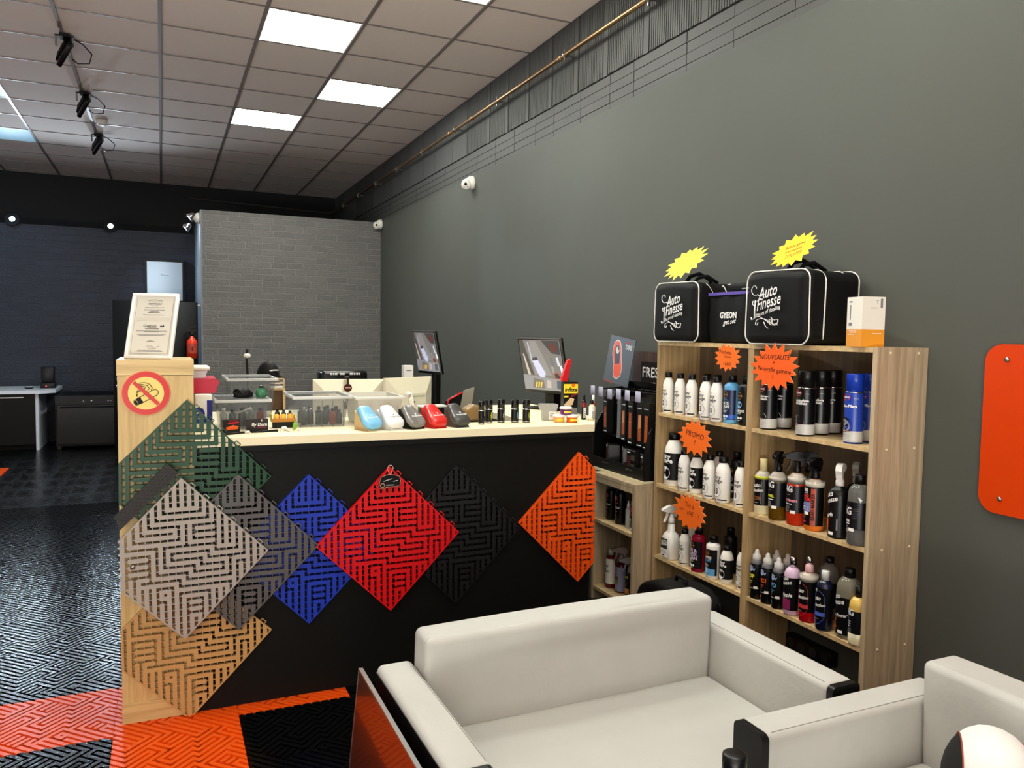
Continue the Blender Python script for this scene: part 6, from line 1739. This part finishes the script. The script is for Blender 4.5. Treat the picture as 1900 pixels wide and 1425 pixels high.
def duffel(x, y, w_, h, d, label, logo_c, slump):
    t = thing('detailing_bag', label, 'bag', (x, y, ZT), FACE, 'black bags on top of the shelf unit')

    def sag(c):
        f = c.y / d; z = c.z
        z *= 1 - slump * math.sin(PI * min(1, max(0, (f - 0.22) / 0.78))) * (0.5 + 0.5 * math.sin(c.x * 40 + 1.0)) * (z / h)
        bul = 0.006 * math.sin(PI * min(1, max(0, c.z / h)))
        return (c.x * (1 + 0.02 * math.sin(c.z * 25 + c.y * 30)), c.y - (bul * math.cos(PI * c.x / w_) if f < 0.2 else 0), max(0.0, z + 0.006 * math.sin(c.x * 18 + 2) * (z / h)))
    b = MB(); b.rbox(-w_ / 2, w_ / 2, 0, d, 0, h, M_NYL, 0.035, 4, cuts=7, fn=sag); b.build('body', t)
    for k, (yy, sc) in enumerate(((0.012, 1.0), (0.085, 1.0), (d - 0.07, 0.97), (d - 0.012, 0.96))):
        pts = [Vector((a * sc, yy, c)) for a, c in rrect(-w_ / 2, w_ / 2, 0.0, h, 0.042, 6)]
        q = []
        for p in pts:
            v = Vector(sag(Vector((p.x, p.y, p.z)))); q.append((v.x * 1.004, v.y, max(0.002, v.z * 1.003 + 0.0005)))
        b = MB(); b.tube(q, 0.0028, M_PIPE, 6, closed=True); b.build('piping', t)
    b = MB(); b.tube([(0.0, 0.06, h - 0.004), (-0.02, 0.1, h + 0.03), (-0.02, 0.15, h + 0.045), (-0.01, 0.2, h + 0.02), (0, 0.22, h - 0.02)], 0.009, M_NYL, 8); b.tube([(0.05, 0.07, h - 0.004), (0.04, 0.1, h + 0.02), (0.04, 0.15, h + 0.03), (0.05, 0.2, h + 0.0)], 0.008, M_NYL, 8); b.build('handle', t)
    b = MB(); swash(b, 0.205 if w_ < 0.33 else 0.2, -0.0022); o = b.build('logo', t, (logo_c[0], -0.0125, logo_c[1]))
    return t


duffel(2.1, 2.94, 0.325, 0.268, 0.25, 'black bag with white piping at the far end of the shelf top', (0.0, 0.13), 0.25)
duffel(2.085, 2.29, 0.325, 0.278, 0.265, 'black bag with white piping, the larger one nearer the end panel', (-0.035, 0.14), 0.04)
t = thing('detailing_bag', 'smaller black bag with a purple zip squeezed between the other two', 'bag', (2.15, 2.618, ZT), FACE, 'black bags on top of the shelf unit')
b = MB(); b.rbox(-0.13, 0.13, 0, 0.2, 0, 0.215, M_NYL, 0.02, 3, cuts=6, fn=lambda c: (c.x, c.y - 0.008 * math.sin(PI * c.z / 0.215) + 0.004 * math.sin(c.x * 60), c.z)); b.build('body', t)
b = MB(); b.box(-0.132, 0.132, -0.008, 0.202, 0.2, 0.212, mat('purple_zip', (92, 76, 160), 0.5)); b.build('zip_band', t)
b = MB(); b.rbox(-0.06, 0.08, 0.03, 0.15, 0.205, 0.25, M_NYL, 0.014, 3); b.tube([(0.05, 0.02, 0.222), (0.13, 0.03, 0.226), (0.14, 0.09, 0.226)], 0.005, STEEL, 6); b.build('flap', t)
b = MB(); b.text('GYEON', 0.034, WINK, (0.005, 0.115), -0.012, bold=0.05, sx=0.9); b.text('get set', 0.028, WINK, (0.012, 0.088), -0.012, bold=0.02, shear=0.4, rot=0.1); b.build('logo', t)

t = thing('tissue_box', 'white and orange carton on the shelf top beside the larger bag', 'box', (2.163, 1.938, ZT), math.radians(-13.5))
a = 0.042
b = MB(); b.box(-a, a, -a, a, 0.0, 0.058, mat('amber_carton', (226, 150, 40), 0.45)); b.box(-a, a, -a, a, 0.058, 0.166, mat('white_carton', (230, 226, 214), 0.45)); b.build('carton', t)
b = MB(); M2 = Matrix.Rotation(-PI / 2, 4, 'Z')
b.text('TISSUE', 0.012, WINK, (-0.008, 0.05), -a - 0.0006, M=M2, sx=1.1); b.box(-0.025, -0.02, -a - 0.0005, -a, 0.09, 0.14, GINK, M2); b.box(-0.03, -0.014, -a - 0.0005, -a, 0.148, 0.152, INK, M2); b.box(-0.03, 0.0, -a - 0.0005, -a, 0.04, 0.0415, WINK, M2); b.box(-0.03, -0.012, -a - 0.0005, -a, 0.07, 0.08, GINK, M2)
b.box(0.024, 0.032, -a - 0.0005, -a, 0.13, 0.16, GINK); b.text('T', 0.016, GINK, (0.012, 0.148), -a - 0.0005); b.box(-0.012, 0.012, -a - 0.0005, -a, 0.128, 0.13, GINK); b.box(-0.002, 0.03, -a - 0.0005, -a, 0.044, 0.0455, WINK); b.build('print', t)


def star_poly(n, R, r, rnd, kx=1.0):
    out = []
    for i in range(2 * n):
        q = R * rnd.uniform(0.92, 1.08) if i % 2 == 0 else r
        a = PI * i / n + 0.1
        out.append((q * math.cos(a) * kx, q * math.sin(a)))
    return out


def star(loc, rot, R, n, col, label, lines, kx=1.0, seed=1, ink=None, bend=0.0):
    t = thing('price_star', label, 'price tag', loc, 0, 'star shaped handwritten price tags')
    t.rotation_euler = rot
    rnd = random.Random(seed)
    p = star_poly(n, R, R * 0.74, rnd, kx)
    m = mat('card_%d_%d_%d' % col, col, 0.7)
    b = MB()
    c = (0, 0)
    for d, mm in ((-0.0006, m), (0.0004, mat('card_back_%d' % col[0], tuple(min(255, int(q * 0.5 + 120)) for q in col), 0.8))):
        k = 1.0 if d < 0 else 1.012
        vs = [(x * k, d + bend * x * x, z * k) for x, z in p] + [(0, d, 0)]
        nn = len(p)
        b.add(vs, [((i, (i + 1) % nn, nn) if d < 0 else ((i + 1) % nn, i, nn)) for i in range(nn)], mm)
    b.add([(x * k2, d, z * k2) for k2, d in ((1.0, -0.0006), (1.012, 0.0004)) for x, z in p], [(i, i + nn, (i + 1) % nn + nn, (i + 1) % nn) for i in range(nn)], mat('card_back_%d' % col[0]))
    b.build('card', t)
    b = MB()
    for (tx, sz, x, z, ro) in lines:
        b.text(tx, sz, ink or INK, (x, z), -0.0012, shear=0.12, rot=ro)
    b.build('handwriting', t)


FO = (244, 108, 14)
INKR = mat('dark_marker', (62, 14, 14), 0.6)
star((2.121, 2.588, 1.287), (0, 0, FACE), 0.058, 14, FO, 'small orange star tag hanging from the top board of the left column', (('Pochette', 0.0215, -0.012, 0.021, -0.05), ('Gyeon', 0.0165, 0.002, 0.004, -0.05), ('14,80€', 0.018, 0.0, -0.027, -0.03)), 1.4, 2, INKR)
star((2.12, 2.785, 0.93), (0, 0, FACE), 0.08, 15, FO, 'orange star tag with a promo note between the two upper left shelves', (('PROMO', 0.036, 0.0, 0.012, -0.1), ('?', 0.034, 0.0, -0.022, 0)), 1.5, 3, INKR)
star((2.118, 2.802, 0.598), (0, 0, FACE), 0.083, 15, FO, 'lowest orange star tag, on the lower left shelf edge', (('Tot à', 0.03, -0.005, 0.028, -0.1), ('Parc', 0.018, -0.058, 0.004, 0.2), ('10€', 0.03, 0.002, -0.006, -0.1), ('!', 0.034, 0.062, -0.012, 0.2)), 1.45, 4, INKR)
star((2.062, 2.252, 1.262), (0, 0, FACE), 0.088, 17, (238, 92, 10), 'biggest orange star tag below the larger black bag', (('NOUVEAUTÉ', 0.0265, 0.0, 0.037, 0.0), ('+', 0.02, -0.002, 0.017, 0), ('Nouvelle gamme', 0.0255, 0.0, -0.01, -0.06), ('?', 0.022, -0.006, -0.036, 0)), 1.42, 5)
star((2.15, 2.93, 1.7), (math.radians(-34), math.radians(-10), FACE + 0.1), 0.088, 16, (236, 232, 62), 'lemon yellow star tag lying on the far black bag', (('Promo', 0.02, 0.0, 0.008, 0),), 1.5, 6, mat('faded_marker', (206, 196, 50), 0.7))
star((2.165, 2.285, 1.7), (math.radians(-30), math.radians(-12), FACE + 0.1), 0.076, 16, (240, 196, 22), 'golden yellow star tag standing on the larger black bag', (('Bande game', 0.02, 0.004, 0.02, 0.0), ('nouveautés', 0.018, 0.0, 0.0, 0), ('SOLUTE', 0.022, 0.006, -0.024, 0)), 1.5, 7, mat('brown_marker', (130, 60, 10), 0.7))

# ------------------------------------------------------------------ air freshener display rack on the narrow shelf
t = thing('display_rack', 'black cardboard display rack with wire hooks on the narrow shelf', 'display rack', (2.085, 3.37, 0.666), FACE)
WR = 0.25
b = MB(); b.box(-WR - 0.005, WR, -0.005, 0.235, 0.0, 0.012, mat('rack_base_cream', (214, 206, 168), 0.5)); b.build('base_board', t)
prof = [(0.0, 0.012), (-0.004, 0.08), (0.0, 0.16), (0.02, 0.235), (0.055, 0.29), (0.1, 0.335), (0.15, 0.42), (0.22, 0.46), (0.235, 0.46), (0.235, 0.012)]
for x in (-WR, WR - 0.006):
    b = MB(); b.prism(prof, x, x + 0.006, BLACK, 'YZ'); b.build('side_panel', t)
b = MB(); b.prism([(-WR, 0.012), (WR, 0.012), (WR, 0.068), (-WR, 0.068)], 0.0, 0.004, mat('rack_lip', (26, 25, 20), 0.35)); b.text('FRESHWAY', 0.011, GINK, (-0.11, 0.048), -0.0006); b.text('FRESHWAY', 0.011, GINK, (0.12, 0.048), -0.0006); b.build('front_lip', t)
b = MB(); b.box(-WR, WR, 0.23, 0.235, 0.012, 0.46, BLACK); b.box(-WR + 0.006, WR - 0.006, 0.105, 0.23, 0.172, 0.178, mat('rack_shelf_brown', (34, 28, 26), 0.4)); b.build('back_panel', t)
b = MB()
for k in range(7):
    x = -WR + 0.05 + k * 0.072
    b.tube([(x, 0.23, 0.435), (x, 0.02, 0.425), (x, 0.012, 0.435)], 0.0022, BLACK, 6)
    b.tube([(x, 0.23, 0.425), (x + 0.036, 0.15, 0.425), (x, 0.07, 0.424)], 0.0018, BLACK, 6); b.tube([(x, 0.23, 0.425), (x - 0.036, 0.15, 0.425), (x, 0.07, 0.424)], 0.0018, BLACK, 6)
b.tube([(-WR + 0.01, 0.15, 0.43), (WR - 0.01, 0.15, 0.43)], 0.0025, BLACK, 6)
b.build('wire_hooks', t)
t = thing('sign_card', 'grey display card with an orange sports car seen from above', 'sign', (2.215, 3.605, 1.112), FACE - 0.05)
t.rotation_euler = (math.radians(-7), math.radians(6), FACE - 0.05)
b = MB(); b.box(-0.145, 0.125, 0, 0.004, 0.0, 0.25, mat('card_slate', (72, 78, 84), 0.4)); b.build('card', t)
b = MB()
b.prism([(-0.098, 0.215), (-0.09, 0.25), (-0.062, 0.268), (-0.03, 0.262), (-0.008, 0.23), (0.014, 0.17), (0.036, 0.12), (0.032, 0.082), (-0.002, 0.058), (-0.036, 0.064), (-0.052, 0.09), (-0.062, 0.14), (-0.09, 0.18)], -0.0008, 0, mat('car_pale', (190, 186, 182), 0.4))
b.prism([(-0.094, 0.215), (-0.086, 0.246), (-0.06, 0.262), (-0.032, 0.255), (-0.012, 0.226), (0.01, 0.165), (0.031, 0.12), (0.027, 0.085), (-0.002, 0.064), (-0.034, 0.07), (-0.048, 0.094), (-0.058, 0.142), (-0.084, 0.182)], -0.0012, 0, mat('car_orange', (206, 74, 36), 0.4))
b.prism([(-0.072, 0.2), (-0.066, 0.236), (-0.036, 0.24), (-0.012, 0.196), (0.0, 0.146), (-0.042, 0.136)], -0.0016, 0, mat('car_glass', (40, 44, 54), 0.3)); b.prism([(-0.062, 0.214), (-0.05, 0.232), (-0.034, 0.21), (-0.02, 0.216), (-0.03, 0.192), (-0.05, 0.196)], -0.002, 0, mat('car_pale'))
b.text('gtechniq', 0.012, RED, (0.056, 0.262), -0.0008, bold=0.03); b.text('DIMS', 0.034, mat('card_title', (176, 176, 176), 0.4), (0.07, 0.238), -0.0008, bold=0.05, sx=0.85); b.text('PLATINIUM ILLUSION', 0.011, RED, (-0.08, 0.035), -0.0008, bold=0.02)
for k in range(len(b.v)):
    b.v[k] = (b.v[k][0], b.v[k][1], b.v[k][2] - 0.034)
b.build('print', t)
t = thing('sign_card', 'brown wood print display card reading FRE behind the hanging boxes', 'sign', (2.325, 3.4, 1.0), FACE)
b = MB(); b.box(-0.21, 0.25, 0, 0.005, 0.0, 0.288, wood('card_wood_print', (46, 34, 32), (88, 70, 66), 'Z')); b.build('card', t)
b = MB(); b.box(-0.13, 0.25, -0.0006, 0, 0.04, 0.235, mat('card_dark_field', (34, 31, 31), 0.4)); b.text('FRESHWAY', 0.075, WINK, (-0.12, 0.178), -0.001, align='LEFT', bold=0.012); b.text('AIR PERFUME', 0.03, WINK, (-0.035, 0.118), -0.001, align='LEFT', bold=0.03); b.text('PARFUM DE VOITURE', 0.02, WINK, (-0.075, 0.07), -0.001, align='LEFT', bold=0.02); b.build('print', t)
M_HB = mat('hang_box_black', (18, 17, 17), 0.3)
M_HW = wood('hang_box_wood', (128, 56, 26), (196, 104, 58), 'Z')
ORD = ['leftmost', 'second', 'third', 'fourth', 'fifth', 'rightmost']
for k, (y, x, w_, z0, z1, rz, pic) in enumerate(((3.555, 2.125, 0.052, 0.862, 1.05, -0.15, 1), (3.462, 2.14, 0.05, 0.845, 1.055, -0.5, 0), (3.378, 2.125, 0.046, 0.842, 1.052, -0.1, 1), (3.306, 2.12, 0.05, 0.832, 1.05, -0.1, 1), (3.222, 2.12, 0.058, 0.828, 1.048, -0.05, 1), (3.162, 2.118, 0.056, 0.824, 1.05, 0.0, 1))):
    t = thing('hanging_box', '%s of the black perfume boxes hanging on the display rack' % ORD[k], 'box', (x, y, z0), FACE + rz, 'black boxes hanging on the display rack')
    b = MB(); b.box(-w_ / 2, w_ / 2, 0, 0.035, 0, z1 - z0, M_HB); b.box(-w_ / 2, w_ / 2, 0.012, 0.014, z1 - z0, z1 - z0 + 0.022, M_HB); b.build('carton', t)
    b = MB(); hh = z1 - z0
    if pic:
        b.box(-0.012, 0.014, -0.0012, 0, hh * 0.14, hh * 0.72, M_HW); b.prism([(-0.012, hh * 0.4), (0.014, hh * 0.44), (0.014, hh * 0.72), (-0.008, hh * 0.7)], -0.0016, -0.001, mat('hang_label_tan', (206, 140, 96), 0.4) if k in (2, 4) else M_HW)
        b.box(-0.0125, 0.0145, -0.0018, -0.001, hh * 0.5, hh * 0.51, mat('hang_label_tan', (206, 140, 96), 0.4))
    b.text('FRESHWAY', 0.0075, WINK, (0.0, hh * 0.86), -0.0008, bold=0.03); b.box(-w_ * 0.36, w_ * 0.36, -0.0008, 0, hh * 0.03, hh * 0.05, WINK); b.build('print', t)
for k, y in enumerate((3.628, 3.545, 3.462, 3.372, 3.29, 3.195)):
    o = MB().rbox(-0.021, 0.021, -0.002, 0.002, -0.026, 0.026, mat('tag_lavender', (176, 174, 198), 0.4), 0.0015, 1).build('price_tag', None, (2.082 + 0.004 * (k == 2), y - 0.012, 1.078 - 0.006 * (k == 2)), (0, 0, FACE))
    tag(o, '%s of the lavender price tags along the wire hooks' % ORD[k], 'price tag', 'lavender price tags on the display rack')
for k, (y, x, w_, d_, h_, rz) in enumerate(((3.52, 2.122, 0.095, 0.06, 0.125, -0.42), (3.435, 2.19, 0.07, 0.05, 0.125, -0.2), (3.375, 2.125, 0.1, 0.06, 0.128, -0.5), (3.262, 2.102, 0.08, 0.06, 0.13, -0.08), (3.182, 2.114, 0.05, 0.07, 0.12, -0.3))):
    t = thing('refill_box', '%s of the small dark boxes in the lower tray of the display rack' % ['leftmost', 'second, set back,', 'middle', 'fourth', 'rightmost'][k], 'box', (x, y, 0.6785), FACE + rz, 'small dark boxes in the display rack')
    b = MB(); b.box(-w_ / 2, w_ / 2, 0, d_, 0, h_, M_HB); b.build('carton', t)
    b = MB()
    for z0, z1 in ((0.08, 0.108), (0.03, 0.062)):
        b.box(0.0 if w_ > 0.06 else -0.012, w_ / 2 - 0.006, -0.001, 0, z0, z1, mat('refill_window', (70, 66, 56), 0.3))
    b.box(-w_ / 2 + 0.002, -0.004 if w_ > 0.06 else -0.014, -0.001, 0, 0.02, 0.1, mat('refill_red', (74, 22, 20), 0.4)); b.box(-w_ / 2 + 0.004, -0.006 if w_ > 0.06 else 0.01, -0.0014, -0.0008, h_ - 0.016, h_ - 0.011, WINK); b.box(-w_ / 2, w_ / 2, -0.001, 0.0, h_ - 0.003, h_ - 0.0005, GINK); b.build('print', t)

# ------------------------------------------------------------------ floor items by the shelves
t = thing('backpack', 'black bag slumped on the floor under the lowest left shelf', 'bag', (2.0, 2.73, 0.0), FACE)
b = MB(); b.rbox(-0.2, 0.2, -0.06, 0.12, 0, 0.315, M_NYL, 0.07, 5, cuts=6, fn=lambda c: (c.x + 0.02 * math.sin(c.z * 20), c.y + 0.012 * math.sin(c.x * 25 + c.z * 18), c.z - 0.05 * (c.x / 0.2) ** 2 * (c.z / 0.3))); b.build('body', t)
b = MB(); b.tube([(-0.15 + 0.3 * i / 12, -0.06 + 0.01 * math.sin(i), 0.2 + 0.07 * math.sin(PI * i / 12)) for i in range(13)], 0.003, mat('zip_dark', (40, 40, 42), 0.4), 6); b.build('zip', t)
b = MB(); b.tube([(-0.04, 0.03, 0.3), (-0.03, 0.03, 0.335), (0.03, 0.03, 0.335), (0.04, 0.03, 0.3)], 0.008, M_NYL, 8); b.build('handle', t)
t = thing('power_strip', 'black multi-socket strip on the wall under the lower right shelf', 'power strip', (2.369, 2.3, 0.135), FACE)
Q = Matrix.Rotation(PI / 2, 4, 'X')
b = MB(); b.rbox(-0.12, 0.12, -0.03, 0.03, 0, 0.042, BLACK, 0.006, 2, Q); b.build('housing', t)
b = MB()
for k in range(4):
    b.lathe([(0.019, 0.0425), (0.017, 0.043), (0.016, 0.0405), (0, 0.0405)], mat('socket_dark', (30, 30, 32), 0.3), 20, c=(-0.09 + 0.06 * k, 0, 0), M=Q)
b.build('sockets', t)
